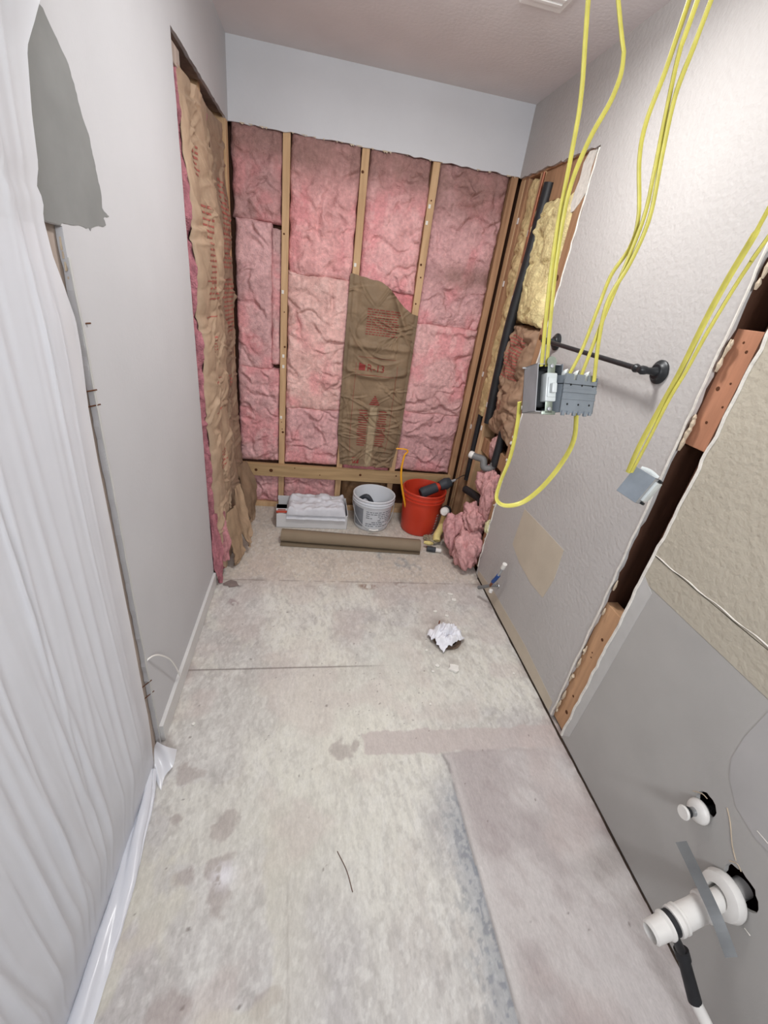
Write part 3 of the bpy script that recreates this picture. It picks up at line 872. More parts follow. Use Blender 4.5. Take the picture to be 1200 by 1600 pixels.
# kraft-faced batts sagging out of the left wall: a pink body with a brown face
def left_batt(label, y0, y1, z0, z1, seed, bulge, base, near_pink=True, marks_=None, lean=0.0):
    nu, nv = 80, 330
    U, V = y1 - y0, z1 - z0
    u, v = np.meshgrid(np.linspace(0, U, nu), np.linspace(0, 1, nv), indexing='ij')
    bot = 0.05 * (fbm(u * 22, u * 0, seed) - 0.35) + 0.03 * sst(0.5 * U, 0, u)
    z = z0 + bot * (1 - v) + v * V
    e = np.minimum(u, U - u)
    pil = np.sqrt(np.clip(1 - (1 - np.clip(e / (0.10 * 1.0), 0, 1)) ** 2, 0, 1))
    zz = (z - z0)
    bl_ = bulge * (0.72 + 0.55 * fbm(zz * 2.3, u * 2, seed + 1, 2)) * (1 - 0.75 * sst(V - 0.5, V, zz)) + lean * sst(0.7, 0.0, zz)
    h = bl_ * (0.35 + 0.65 * pil) + 0.026 * (fbm(u * 9, zz * 6, seed + 2, 4) - 0.5) - 0.016 * ridge(u * 5 + zz * 1.5, zz * 4.2, seed + 4, 3)
    h += 0.004 * np.sin(u / U * 6 + zz * 2)
    rr = random.Random(seed)
    for i in range(60):                                     # paper creases
        cu, cv, an, ln = rr.uniform(0, U), rr.uniform(0, V), rr.gauss(0.0, 0.5), rr.uniform(0.03, 0.14)
        a = (u - cu) * math.cos(an) + (zz - cv) * math.sin(an); c = -(u - cu) * math.sin(an) + (zz - cv) * math.cos(an) + rr.uniform(-2, 2) * a * a
        w = rr.uniform(0.004, 0.008)
        h += np.exp(-(a / ln) ** 2) * (0.009 * np.exp(-(c / w) ** 2) - 0.006 * np.exp(-((c - 2.2 * w) / (1.6 * w)) ** 2))
    yy_ = y0 + u + 0.014 * (fbm(zz * 5, u * 0, seed + 6) - 0.5) + lean * 0.2 * sst(0.6, 0, zz)
    P = np.stack([SL + 0.004 + h, yy_, z], -1)
    b = MB(); b.grid(P)
    b.grid(P - E1 * 0.0015)
    c = linarr(base); f = fbm(u * 10, zz * 6, seed + 8, 4)[..., None]
    C = c * (0.74 + 0.5 * f)
    C = C + (c * 1.22 - C) * 0.4 * np.exp(-((u - 0.62 * U) / 0.03) ** 2)[..., None]
    C = C.reshape(-1, 3)
    root = empty('kraft_insulation', (SL, (y0 + y1) / 2, z0), label, 'insulation', 'kraft batts in the left wall')
    face = b.build('kraft_facing', 'kraft', root, smooth='all', col=np.vstack([C, C]), fix=False)
    # pink wool body under the facing: near side and lower lip
    b = MB()
    nw = 16
    wv = np.linspace(0, 1, nw)
    rows = []
    for k in range(nw):
        t = wv[k]
        base_ = P[0].copy()
        fr = fbm(np.linspace(0, V * 16, nv), np.full(nv, t * 4.0), seed + 60, 3) - 0.5
        p = base_.copy()
        p[:, 0] = (SL - 0.075) * t + (base_[:, 0] - 0.001) * (1 - t)
        p[:, 1] = base_[:, 1] - (0.024 * math.sin(t * math.pi) + 0.010 * t) - fr * 0.040
        p[:, 0] += fr * 0.030 * (1 - t)
        p[:, 2] += 0.008 * fr - 0.06 * sst(0.25, 0, v[0]) * t * 0.5
        rows.append(p)
    G = np.array(rows)
    b.grid(G)
    cc = linarr((158, 104, 112)) * (0.75 + 0.6 * fbm(np.repeat(wv, nv) * 9, np.tile(np.linspace(0, V * 22, nv), nw), seed + 61, 4))[:, None]
    n_first = len(b.v)
    rows = []
    for k in range(10):
        t = k / 9
        base_ = P[:, 0].copy()
        p = base_.copy()
        p[:, 0] = (SL - 0.07) * t + (base_[:, 0] - 0.002) * (1 - t)
        p[:, 2] = np.maximum(base_[:, 2] - 0.03 * math.sin(t * math.pi) + 0.02 * t, 0.004)
        rows.append(p)
    G = np.array(rows)
    b.grid(G)
    c2_ = linarr((168, 114, 122)) * (0.7 + 0.6 * fbm(np.linspace(0, 9, G.shape[0] * G.shape[1]), np.zeros(G.shape[0] * G.shape[1]), seed + 66, 3))[:, None]
    b.build('pink_wool', 'pink', root, 'pink fibreglass body showing at the side', smooth='all', col=np.vstack([cc, c2_]), fix=False)
    return root, face, P


lb1, lf1, LP1 = left_batt('tall near kraft-faced batt sagging out of the left wall beside the white drywall', 1.985, 2.385, 0.03, 2.07, 401, 0.052, (166, 142, 120), lean=0.012)
lb2, lf2, LP2 = left_batt('dim far kraft-faced batt in the left wall next to the corner stud', 2.40, 2.775, 0.03, 2.08, 431, 0.030, (140, 118, 100), lean=0.055)


def lsamp(P):
    y = P[:, 0, 1]

    def f(u, v, off):
        nu, nv = P.shape[:2]
        i = min(max((u) * (nu - 1), 0), nu - 1.001); a = int(i); s = i - a
        c = P[a] * (1 - s) + P[a + 1] * s
        j = int(np.clip(np.searchsorted(c[:, 2], v), 1, nv - 1))
        t = (v - c[j - 1, 2]) / max(1e-6, c[j, 2] - c[j - 1, 2])
        return c[j - 1] * (1 - t) + c[j] * t + E1 * off
    return f


L1, L2 = lsamp(LP1), lsamp(LP2)


def vmarks(zs, u0, u1, n, rnd, slant=0.0, hh=0.012):
    m = []
    z = zs[0]
    while z < zs[1]:
        a = u0 + rnd.uniform(0, 0.03)
        while a < u1 - 0.04:
            l = rnd.uniform(0.03, 0.12)
            m.append((a, z, min(a + l, u1), z + hh * rnd.uniform(0.5, 0.8))); a += l + 0.02
        z += hh * 1.7
    return m


rnd = random.Random(9)
mk = vmarks((1.38, 1.72), 0.28, 0.56, 0, rnd)
mk += vmarks((1.17, 1.235), 0.25, 0.50, 0, rnd, hh=0.008) + vmarks((1.80, 1.90), 0.18, 0.38, 0, rnd, hh=0.010) + vmarks((0.60, 0.67), 0.28, 0.62, 0, rnd, hh=0.010)
for zz in (1.31, 1.45, 1.04, 0.9):
    mk.append((0.2, zz, 0.55, zz + 0.004))
printed(lf1, mk, L1)
mk = vmarks((1.50, 1.86), 0.25, 0.75, 0, rnd) + vmarks((1.2, 1.45), 0.3, 0.8, 0, rnd) + vmarks((0.92, 0.98), 0.3, 0.6, 0, rnd, hh=0.008)
printed(lf2, mk, L2)
# torn foot of the near batt: a pink tail down to the floor and curled brown tongues
tail = [(XL + 0.012, 1.975, 0.34), (XL + 0.02, 1.968, 0.22), (XL + 0.024, 1.962, 0.10), (XL + 0.03, 1.955, 0.012)]


def tongue(name, mt, pts, wid, nd, seed, col, parent, label=None, thick=0.004):
    C = np.array(catmull(pts, 8)); n = len(C); m = 12
    s_ = np.linspace(-1, 1, m)
    W_ = np.interp(np.linspace(0, 1, n), np.linspace(0, 1, len(wid)), wid) * (1 + 0.5 * (fbm(np.linspace(0, 5, n), np.zeros(n), seed) - 0.5))
    nd = np.array(nd, float)
    P = C[:, None, :] + s_[None, :, None] * W_[:, None, None] * nd
    nrm = np.cross(nd, C[-1] - C[0]); nrm /= np.linalg.norm(nrm)
    P = P + nrm * ((fbm(np.repeat(np.linspace(0, 6, n), m), np.tile(s_ * 2 + 7, n), seed + 3, 3) - 0.5).reshape(n, m) * 0.035)[..., None]
    P[..., 2] = np.maximum(P[..., 2], 0.003)
    b = MB(); b.grid(P); Q = P - nrm * thick; Q[..., 2] = np.maximum(Q[..., 2], 0.002); b.grid(Q)
    k = n * m
    cc = linarr(col) * (0.7 + 0.6 * fbm(np.repeat(np.linspace(0, 7, n), m), np.tile(s_ * 3 + 4, n), seed + 5, 3))[:, None]
    return b.build(name, mt, parent, label, smooth='all', col=np.vstack([cc, cc]), fix=False)


tongue('pink_tail', 'pink', [(XL + 0.010, 1.965, 0.42), (XL + 0.022, 1.960, 0.25), (XL + 0.026, 1.955, 0.12), (XL + 0.030, 1.945, 0.008)], (0.018, 0.026, 0.030, 0.012), (0.75, 0.65, 0), 71, (170, 112, 120), lb1)
tongue('pink_tail', 'pink', [(XL + 0.030, 2.03, 0.40), (XL + 0.05, 2.02, 0.22), (XL + 0.055, 2.01, 0.11)], (0.02, 0.03, 0.02), (0.8, 0.6, 0), 75, (184, 130, 134), lb1)
tongue('kraft_tongue', 'kraft', [(XL + 0.06, 2.16, 0.35), (XL + 0.085, 2.15, 0.18), (XL + 0.10, 2.13, 0.06), (XL + 0.085, 2.11, 0.012)], (0.07, 0.075, 0.06, 0.02), (0.25, 0.97, 0), 81, (156, 132, 108), lb1)
tongue('kraft_tongue', 'kraft', [(XL + 0.06, 2.33, 0.40), (XL + 0.09, 2.31, 0.22), (XL + 0.13, 2.28, 0.10), (XL + 0.14, 2.24, 0.05)], (0.05, 0.06, 0.04, 0.012), (0.3, 0.95, 0), 85, (160, 136, 112), lb1)
tongue('kraft_tongue', 'kraft', [(XL + 0.05, 2.62, 0.42), (XL + 0.10, 2.58, 0.26), (XL + 0.12, 2.54, 0.14), (XL + 0.12, 2.50, 0.07)], (0.06, 0.08, 0.06, 0.02), (0.3, 0.95, 0), 89, (132, 110, 90), lb2)
# ================================================================== POLY SHEETING
ep = [(68, 0), (47, 75), (55, 180), (65, 260), (62, 290), (73, 315), (72, 340), (87, 400), (105, 450), (122, 500), (130, 545), (142, 640), (156, 720), (178, 830), (197, 930), (208, 985), (226, 1080), (236, 1130), (246, 1168)]
ew = np.array([at(a, c, 0, XL + 0.028) for a, c in ep])
od = np.argsort(ew[:, 2])
ez, ey = ew[od, 2], ew[od, 1]
ez = np.concatenate([ez, [2.1, 2.43]]); ey = np.concatenate([ey, [1.14, 1.16]])
nu, nv = 460, 200
s_, z_ = np.meshgrid(np.linspace(0, 1, nu), np.linspace(0.012, 2.43, nv), indexing='ij')
ye = np.interp(z_, ez, ey)
yy = -0.75 + (ye + 0.75) * s_
# folds fan out slowly towards the floor
ph = (yy * 1.0 + 0.10 * np.sin(z_ * 1.7) + 0.05 * z_)
fold = 0.007 * (ridge(ph * 6.5, z_ * 0.25, 502, 2) - 0.4) + 0.008 * (fbm(ph * 10, z_ * 0.7, 503, 3) - 0.5) + 0.0035 * (ridge(ph * 15, z_ * 0.4, 508, 2) - 0.4)
damp_e = sst(0.0, 0.12, ye - yy)
rr = random.Random(55)
for i in range(95):                                      # long drawn folds
    y0_, dr_, zc_, zl_, w_ = rr.uniform(-0.5, 1.05), rr.uniform(-0.05, 0.05), rr.uniform(0.0, 2.0), rr.uniform(0.2, 0.9), rr.uniform(0.003, 0.010)
    c_ = yy - y0_ - dr_ * (z_ - 1.0) - 0.008 * np.sin(z_ * 3 + i)
    fold = fold + rr.uniform(0.003, 0.008) * np.exp(-((z_ - zc_) / zl_) ** 2) * (np.exp(-(c_ / w_) ** 2) - 0.5 * np.exp(-((c_ - 2.2 * w_) / (1.8 * w_)) ** 2))
low = sst(0.30, 0.02, z_)
xx = XL + 0.024 + 0.62 * fold * (0.25 + 0.75 * damp_e) * (1 - 0.75 * low) + 0.014 * damp_e * (1 - low) - 0.016 * low
xx = np.maximum(xx, XL + 0.003)
P = np.stack([xx, yy, z_], -1)
root = empty('plastic_sheeting', (XL + 0.03, 0.3, 0.0), 'translucent white plastic dust sheet hanging in folds over the left wall', 'plastic sheet')
b = MB(); b.grid(P); b.build('sheet', 'poly', root, smooth='all', fix=False)
# rolled hem along the floor and its turned-up corner
hp = [at(a, c, 2, 0.02) for a, c in ((238, 1205), (231, 1250), (213, 1315), (196, 1385), (168, 1470), (124, 1600))]
hp += [hp[-1] + np.array([-0.01, -0.25, 0]), hp[-1] + np.array([-0.02, -0.8, 0])]
C = np.array(catmull(hp, 10)); n = len(C); m = 22
a_ = np.linspace(0, 2 * math.pi, m)
tw = np.linspace(0, 1, n)
wid = 0.012 + 0.013 * sst(0.0, 0.35, tw) + 0.006 * (fbm(tw * 14, tw * 0, 511) - 0.5)
hei = 0.015 + 0.006 * (fbm(tw * 11, tw * 0 + 3, 512) - 0.5)
rx = np.cos(a_)[None, :] * wid[:, None] + 0.004 * np.cos(a_ * 4 + tw[:, None] * 9)
rz = np.sin(a_)[None, :] * hei[:, None] + 0.004 * np.sin(a_ * 3 + tw[:, None] * 13)
P = np.stack([C[:, 0:1] + rx, C[:, 1:2] + 0 * rx, np.maximum(C[:, 2:3] + 0.003 + rz, 0.002)], -1)
b = MB(); b.grid(P); b.build('rolled_hem', 'poly', root, smooth='all', fix=False)
g = [np.array(p) for p in ((XL + 0.006, 0.93, 0.008), (XL + 0.016, 0.975, 0.11), (XL + 0.072, 0.985, 0.034), (XL + 0.050, 0.87, 0.005), (XL + 0.030, 0.92, 0.055))]
nn = 14
A, B_ = np.meshgrid(np.linspace(0, 1, nn), np.linspace(0, 1, nn), indexing='ij')
Pf = ((1 - A) * (1 - B_))[..., None] * g[0] + (A * (1 - B_))[..., None] * g[1] + (A * B_)[..., None] * g[2] + ((1 - A) * B_)[..., None] * g[3]
Pf = Pf + 0.012 * np.sin(A * 7 + B_ * 3)[..., None] * np.array([0.5, -0.8, 0.2])
Pf[..., 2] = np.maximum(Pf[..., 2], 0.003)
b = MB(); b.grid(Pf); b.build('turned_corner', 'poly', root, smooth='all', fix=False)

# ================================================================== RIGHT WALL
eA = jag((2.044, 2.118), (2.085, 0.0), 60, 0.0035, 31)
outr = [(1.078, 0.012)] + jag((1.078, 0.012), (1.088, 2.20), 70, 0.0045, 32)[1:] + [(1.088, 2.20), (0.97, 2.20), (YR, 2.20), (YR, ZC), (YB, ZC)] + jag((YB, 2.132), (2.044, 2.118), 24, 0.005, 33) + eA + [(2.085, 0.012)]
wall_right = MB().poly(outr, 0, XR, DW).build('wall_right', 'wall_r', kind='structure')
h1 = at(1103, 1256, 0, XR); h2 = at(1156, 1388, 0, XR)


def blob(c, r, n, amp, seed, sy=1.0):
    rr = random.Random(seed)
    return [(c[0] + math.cos(2 * math.pi * i / n) * r * (1 + rr.uniform(-amp, amp)), c[1] + math.sin(2 * math.pi * i / n) * r * sy * (1 + rr.uniform(-amp, amp))) for i in range(n)]


h1c = (h1[1], h1[2]); h2c = (h2[1], h2[2])
lowp = MB().poly([(YR, 0.012)] + [(0.985, 0.012)] + jag((0.985, 0.012), (0.982, 0.812), 30, 0.004, 34)[1:] + [(0.982, 0.812), (YR, 0.812)], 0, XR, DW,
                 holes=[blob(h1c, 0.029, 18, 0.12, 3, 1.0), blob(h2c, 0.043, 22, 0.12, 5, 1.0)]).build('drywall_panel', 'wall_bare', wall_right, 'bare grey lower drywall panel')
MB().poly([(YR, 0.813), (0.982, 0.813)] + jag((0.982, 0.813), (0.980, 0.905), 6, 0.004, 35)[1:] + [(0.985, 0.905)] + jag((0.985, 0.905), (YR, 0.915), 60, 0.0015, 36)[1:] + [(YR, 0.915)], 0, XR - 0.001, DW + 0.001).build('drywall_panel', 'wall_beige', wall_right, 'narrow textured beige strip under the seam')
MB().poly([(YR, 0.918)] + [(0.978, 0.908)] + jag((0.978, 0.908), (0.968, 2.20), 50, 0.0045, 37)[1:] + [(0.968, 2.20), (YR, 2.20)], 0, XR - 0.002, DW + 0.002).build('drywall_panel', 'wall_beige', wall_right, 'textured beige upper drywall panel')
MB().box(XR + 0.105, XR + 0.12, YR, YB + 0.1, 0, ZC).build('sheathing', 'wood_dark', wall_right)
# seam tape curling along the joint
sp = [(XR - 0.003, 0.985 - i * 0.03, 0.909 + 0.0006 * i + 0.002 * math.sin(i * 1.7)) for i in range(30)]
MB().tube(sp, [0.0006 + 0.0018 * abs(math.sin(i * 2.3)) for i in range(30)], 5, smooth=2).build('seam_tape', 'gypsum', wall_right)
# white painted rim of the lower panel, tan and lilac patches
MB().poly([(0.984, 0.02), (0.981, 0.80), (0.976, 0.83), (0.925, 0.80), (0.938, 0.40), (0.950, 0.06)], 0, XR - 0.0012, 0.002).build('paint_band', 'white_paint', wall_right)
MB().poly(pyz(XR, (1205, 1108), (1165, 1150), (1143, 1185), (1140, 1215), (1150, 1260), (1180, 1310), (1230, 1360), (1290, 1200)), 0, XR - 0.0012, 0.002).build('skim_patch', 'patch_lilac', wall_right)
MB().poly(pyz(XR, (820, 795), (850, 826), (881, 860), (866, 905), (848, 934), (830, 912), (812, 880), (801, 850)), 0, XR - 0.0012, 0.002).build('paint_patch', 'patch_tan', wall_right)
MB().poly([(1.10, 0.014), (2.06, 0.014), (2.06, 0.05), (1.80, 0.085), (1.40, 0.095), (1.10, 0.070)], 0, XR - 0.001, 0.002).build('paint_patch', 'patch_tan', wall_right)
# raw gypsum bead along both slot edges
MB().tube([(XR - 0.001, y, z) for y, z in jag((1.079, 0.02), (1.089, 2.15), 60, 0.003, 41)], 0.0035, 5, smooth=2).build('gypsum_edge', 'gypsum', wall_right)
MB().tube([(XR - 0.002, y, z) for y, z in jag((0.984, 0.02), (0.969, 2.15), 60, 0.004, 42)], 0.005, 5, smooth=2).build('gypsum_edge', 'gypsum', wall_right)
pl = MB()
rnd = random.Random(77)
for i in range(26):
    z = rnd.uniform(1.2, 1.75) if i < 14 else rnd.uniform(0.05, 0.75); l = rnd.uniform(0.015, 0.05)
    yc = 1.074 - rnd.uniform(0, 0.008)
    pl.tube([(XR + 0.005, yc, z), (XR + 0.004, yc - 0.002, z + l * 0.5), (XR + 0.006, yc + 0.001, z + l)], [0.003, rnd.uniform(0.004, 0.007), 0.002], 6, smooth=3)
pl.build('plaster_crumb', 'paper', wall_right, kind='stuff')
MB().tube([(XR - 0.001, y, z) for y, z in jag((2.046, 2.11), (2.087, 0.02), 60, 0.004, 43)], 0.0032, 5, smooth=2).build('gypsum_edge', 'gypsum', wall_right)
# slot framing
SR = XR + DW
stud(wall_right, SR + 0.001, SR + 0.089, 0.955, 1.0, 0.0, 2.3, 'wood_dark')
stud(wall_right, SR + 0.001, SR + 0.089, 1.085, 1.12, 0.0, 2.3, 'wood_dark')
blk = stud(wall_right, SR + 0.010, SR + 0.05, 0.985, 1.09, 1.235, 1.55, 'wood_orange', name='nailer_block')
k = MB()
for y, z, r in ((1.03, 1.5, 0.004), (1.05, 1.52, 0.003), (1.045, 1.31, 0.004), (1.06, 1.40, 0.006), (1.02, 1.36, 0.003), (1.03, 1.42, 0.003)):
    k.lathe([(0, 0.0012), (r, 0.0008), (r * 1.1, -0.001)], (SR + 0.010, y, z), (-1, 0, 0), 10)
k.build('nail_hole', 'knot', blk, kind='stuff')
blk = stud(wall_right, SR + 0.004, SR + 0.05, 0.985, 1.088, 0.012, 0.63, 'wood_light', name='nailer_block')
k = MB()
for y, z, r in ((1.03, 0.5, 0.006), (1.045, 0.42, 0.003), (1.04, 0.40, 0.003), (1.035, 0.19, 0.005), (1.03, 0.10, 0.008)):
    k.lathe([(0, 0.0012), (r, 0.0008), (r * 1.1, -0.001)], (SR + 0.004, y, z), (-1, 0, 0), 10)
k.build('nail_hole', 'knot', blk, kind='stuff')

# alcove framing on the right: near, middle, corner studs, header
s1 = stud(wall_right, SR, SR + 0.089, 2.085, 2.150, 0.0, 2.12, 'wood_warm')
k = MB()
for z in (1.655, 1.40):
    k.lathe([(0, 0.002), (0.007, 0.0016), (0.0135, 0.0008), (0.014, -0.001)], (SR, 2.125, z), (-1, 0, 0), 14)
k.build('bolt_head', 'knot', s1, kind='stuff')
s2 = stud(wall_right, SR, SR + 0.089, 2.548, 2.596, 0.0, 2.12, 'wood')
s3_ = stud(wall_right, SR, SR + 0.089, 2.735, 2.775, 0.0, 2.12, 'wood_warm')
stud(wall_right, SR - 0.002, SR + 0.089, 2.783, 2.838, 0.0, 2.12, 'wood')
stud(wall_right, SR + 0.01, SR + 0.089, 2.15, 2.548, 1.985, 2.12, 'wood_warm', name='header_block')
stud(wall_right, SR, SR + 0.089, 2.04, 2.84, 2.12, 2.16, 'wood_warm', name='top_plate')
stud(wall_right, SR + 0.02, SR + 0.06, 2.15, 2.548, 0.66, 0.75, 'wood_warm', name='cross_block')
stud(wall_right, SR, SR + 0.089, 2.085, 2.84, 0, 0.038, 'wood_warm', name='bottom_plate')
for o_, y, zs in ((s2, 2.572, (1.86, 1.55, 1.2, 0.95, 0.8)), (s3_, 2.755, (1.93, 1.62, 1.1, 0.75))):
    k = MB()
    rr = random.Random(int(y * 100))
    for z in zs:
        k.box(SR - 0.004, SR, y - 0.008, y + 0.01, z - 0.016, z + 0.014, 0.0015)
    k.build('plaster_scrap', 'chip', o_, kind='stuff')
# paper-faced scrap left between the near stud and the drywall edge
sc = pyz(SR - 0.002, (922, 236), (934, 232), (924, 262), (916, 300), (905, 318), (896, 330), (888, 334), (898, 300), (906, 280), (912, 255))
MB().poly(sc, 0, SR - 0.003, 0.003).build('drywall_scrap', 'gypsum', wall_right)
crumbs = MB()
rnd = random.Random(21)
for i in range(46):
    z = rnd.uniform(0.05, 1.25); r = rnd.uniform(0.004, 0.013)
    crumbs.lathe([(0, r * 0.8), (r * 0.8, r * 0.4), (r, 0), (r * 0.7, -r * 0.5)], (SR - 0.001, 2.100 + rnd.uniform(-0.008, 0.02), z), (-1, rnd.uniform(-.6, .6), rnd.uniform(-.6, .6)), 7)
crumbs.build('gypsum_crumb', 'gypsum', s1, kind='stuff')

# insulation on the right wall
NR = -E1


def rb(name, label, y0, y1, z0, z1, seed, mt, x=None, **kw):
    return batt(name, label, ((SR + 0.012) if x is None else x, y1, z0), -E2, E3, NR, y1 - y0, z1 - z0, seed, mt=mt, **kw)


yel = (218, 202, 152)
rb('insulation_batt', 'narrow ragged strip of yellow fiberglass between the corner and middle studs', 2.600, 2.732, 0.86, 2.10, 601, 'yellow_fg', col=(206, 184, 138), amp=0.012, puff=0.012, x=SR + 0.004, outline=0.02,
   hfun=lambda u, v: -0.03 * sst(0.05, 0.01, u + 0.05 * (fbm(v * 6, v * 0, 602) - 0.5)), edge=0.03)
rb('insulation_batt', 'fluffy pale yellow fiberglass batt beside the black pipe', 2.152, 2.535, 1.44, 1.99, 611, 'yellow_fg', col=yel, amp=0.014, puff=0.03, outline=0.016, x=SR + 0.018,
   hfun=lambda u, v: 0.02 * sst(0.28, 0.05, v) * sst(0.06, 0.16, u))
kr, KP, _ = rb('kraft_insulation', 'crumpled brown kraft-faced batt below the yellow wool beside the black pipe', 2.150, 2.48, 0.83, 1.425, 621, 'kraft', cols=kraft_cols(6, (150, 122, 100)), amp=0.022, puff=0.05, outline=0.012, x=SR + 0.020, edge=0.07, crease=1.4)
ks = sampler(KP, 0.33, 0.595, NR)
mk = [(0.05, 0.33 + i * 0.016, 0.23, 0.338 + i * 0.016) for i in range(14)]
printed(kr, mk, ks)
text_mesh('R-13', 0.06, 'red_lettering', kr, ks, 0.06, 0.16)


# pipes in the right wall
def pipe(name, label, pts, r, m, cat='pipe', extra=None, n=14, smooth=8):
    return MB().tube(pts, r, n, smooth=smooth).build(name, m, None, label, cat, smooth=True)


bp_ = MB().tube([(SR + 0.004, 2.470, 2.06), (SR - 0.006, 2.478, 1.7), (SR - 0.016, 2.488, 1.4), (SR - 0.012, 2.485, 1.1), (SR - 0.004, 2.478, 0.86)], 0.028, 14).build('drain_pipe', 'abs', None, 'long black foam-wrapped pipe running down beside the middle stud', 'pipe', smooth=True)
pipe('copper_pipe', 'thin old copper pipe at the top of the middle stud', [(SR - 0.010, 2.530, 2.11), (SR - 0.012, 2.532, 1.95), (SR - 0.010, 2.534, 1.72)], 0.008, 'copper')
pipe('supply_pipe', 'short black pipe between the corner and middle studs', [(SR + 0.012, 2.66, 0.86), (SR + 0.012, 2.655, 0.64), (SR + 0.014, 2.65, 0.40)], 0.020, 'abs')
tr = empty('trap_pipe', (SR, 2.27, 0.6), 'black pipe with a grey elbow and white capped end in the right wall', 'pipe')
MB().tube([(SR + 0.015, 2.285, 0.90), (SR + 0.012, 2.28, 0.76), (SR + 0.008, 2.275, 0.66)], 0.024, 14).build('black_pipe', 'abs', tr, smooth=True)
p0 = np.array((SR + 0.008, 2.275, 0.66)); pe = at(738, 711, 1, 2.36)
MB().tube([p0 + (0, 0, 0.03), p0 + (-0.012, 0.004, -0.015), p0 + (-0.05, 0.02, -0.02), p0 * 0.5 + pe * 0.5 + (0, 0, 0.005), pe + (pe - p0) * -0.15, pe], 0.021, 14).build('grey_elbow', 'grey_pipe', tr, smooth=True)
dv = (pe - p0); dv /= np.linalg.norm(dv)
MB().lathe([(0, 0.022), (0.018, 0.02), (0.0225, 0.012), (0.0225, -0.006)], pe, dv, 16).build('end_cap', 'pvc', tr, smooth=True)
pa, pb = at(727, 764, 1, 2.46), at(765, 795, 1, 2.20)
pipe('tub_drain_pipe', 'dark grey drain arm slanting into the pink wool', [pa, pa * 0.5 + pb * 0.5 + (0, 0, 0.01), pb], 0.024, 'abs')

# lumps of loose pink wool
def lump(label, c, r, seed, col=(210, 159, 158), mt='pink', name='insulation_scrap', group='loose pink wool in the right corner', zmin=0.004, pts=None, amp=0.5, cat='insulation'):
    bm = bmesh.new()
    bmesh.ops.create_icosphere(bm, subdivisions=5, radius=1)
    V = np.array([v.co[:] for v in bm.verts]); Fc = [[v.index for v in f.verts] for f in bm.faces]
    bm.free()
    a = np.arctan2(V[:, 1], V[:, 0]) * 1.3; w = V[:, 2] * 1.6
    k = fbm(V[:, 0] * 1.6 + V[:, 2] * 1.1 + 9, V[:, 1] * 1.6 - V[:, 2] * 0.9 + 9, seed, 4) - 0.5
    k2 = ridge(V[:, 0] * 1.7 + V[:, 2] * 0.8 + 5, V[:, 1] * 1.7 + V[:, 2] * 1.2 + 5, seed + 7, 2)
    rad = 1 + amp * k * 1.6 - amp * 0.55 * k2 + 0.10 * (fbm(V[:, 0] * 9 + V[:, 2] * 5, V[:, 1] * 9 + V[:, 2] * 4, seed + 3, 3) - 0.5)
    P = V * rad[:, None] * np.array(r) + np.array(c)
    P[:, 2] = np.maximum(P[:, 2], zmin + 0.004 * (V[:, 0] + 1))
    C = linarr(col) * (0.78 + 0.42 * fbm(V[:, 0] * 3 + V[:, 2] * 2, V[:, 1] * 3 - V[:, 2], seed + 11, 4))[:, None] * (1.0 - 0.12 * k2)[:, None]
    b = MB(); b.v = P.tolist(); b.f = Fc
    return b.build(name, mt, None, label, cat, group, smooth='all', col=C, fix=False)


lump('pink wool wad stuffed below the grey elbow', (SR + 0.005, 2.29, 0.545), (0.075, 0.10, 0.10), 701)
lump('small pink wool tuft behind the black trap pipe', (SR + 0.035, 2.36, 0.74), (0.04, 0.06, 0.09), 702, col=(212, 166, 162))
lump('pink wool wad wedged by the near stud above the floor pile', (SR + 0.0, 2.20, 0.50), (0.06, 0.055, 0.15), 703)
lump('upper half of the loose pink wool pile by the drywall edge', (SR - 0.05, 2.25, 0.30), (0.09, 0.12, 0.11), 704)
lump('lower pink wool pile spilled on the floor by the drywall edge', (SR - 0.075, 2.18, 0.13), (0.10, 0.12, 0.15), 705, col=(214, 163, 162))
lump('pink wool roll leaning on the floor pile', (SR - 0.12, 2.30, 0.17), (0.085, 0.09, 0.15), 706, col=(206, 155, 156))
lump('crumb of yellow foam stuck on the near stud', (SR - 0.01, 2.105, 0.34), (0.018, 0.028, 0.045), 707, col=(218, 213, 171), mt='yellow_fg', name='foam_crumb', group=None, zmin=0.2, cat='foam')
lump('torn wad of brown paper beside the orange bucket', (0.86, 2.45, 0.024), (0.06, 0.05, 0.03), 708, col=(160, 149, 127), mt='kraft', name='paper_wad', group=None, cat='paper')
# capped white drain fitting behind the orange bucket
ff = empty('drain_fitting', (0.93, 2.5, 0.12), 'white capped drain fitting in the dark corner behind the orange bucket', 'pipe fitting')
MB().lathe([(0, 0.03), (0.024, 0.028), (0.030, 0.02), (0.030, -0.005)], (0.915, 2.47, 0.235), (-0.5, -0.85, 0.3), 18).build('white_cap', 'pvc', ff, smooth=True)
MB().lathe([(0.032, -0.002), (0.036, -0.006), (0.036, -0.05), (0.0, -0.05)], (0.915, 2.47, 0.235), (-0.5, -0.85, 0.3), 18).build('black_collar', 'abs', ff, smooth=True)
MB().tube([(0.94, 2.51, 0.22), (0.93, 2.50, 0.12), (0.91, 2.47, 0.09), (0.885, 2.44, 0.06), (0.88, 2.41, 0.035)], 0.026, 14).build('curved_pipe', 'foam', ff, smooth=True)


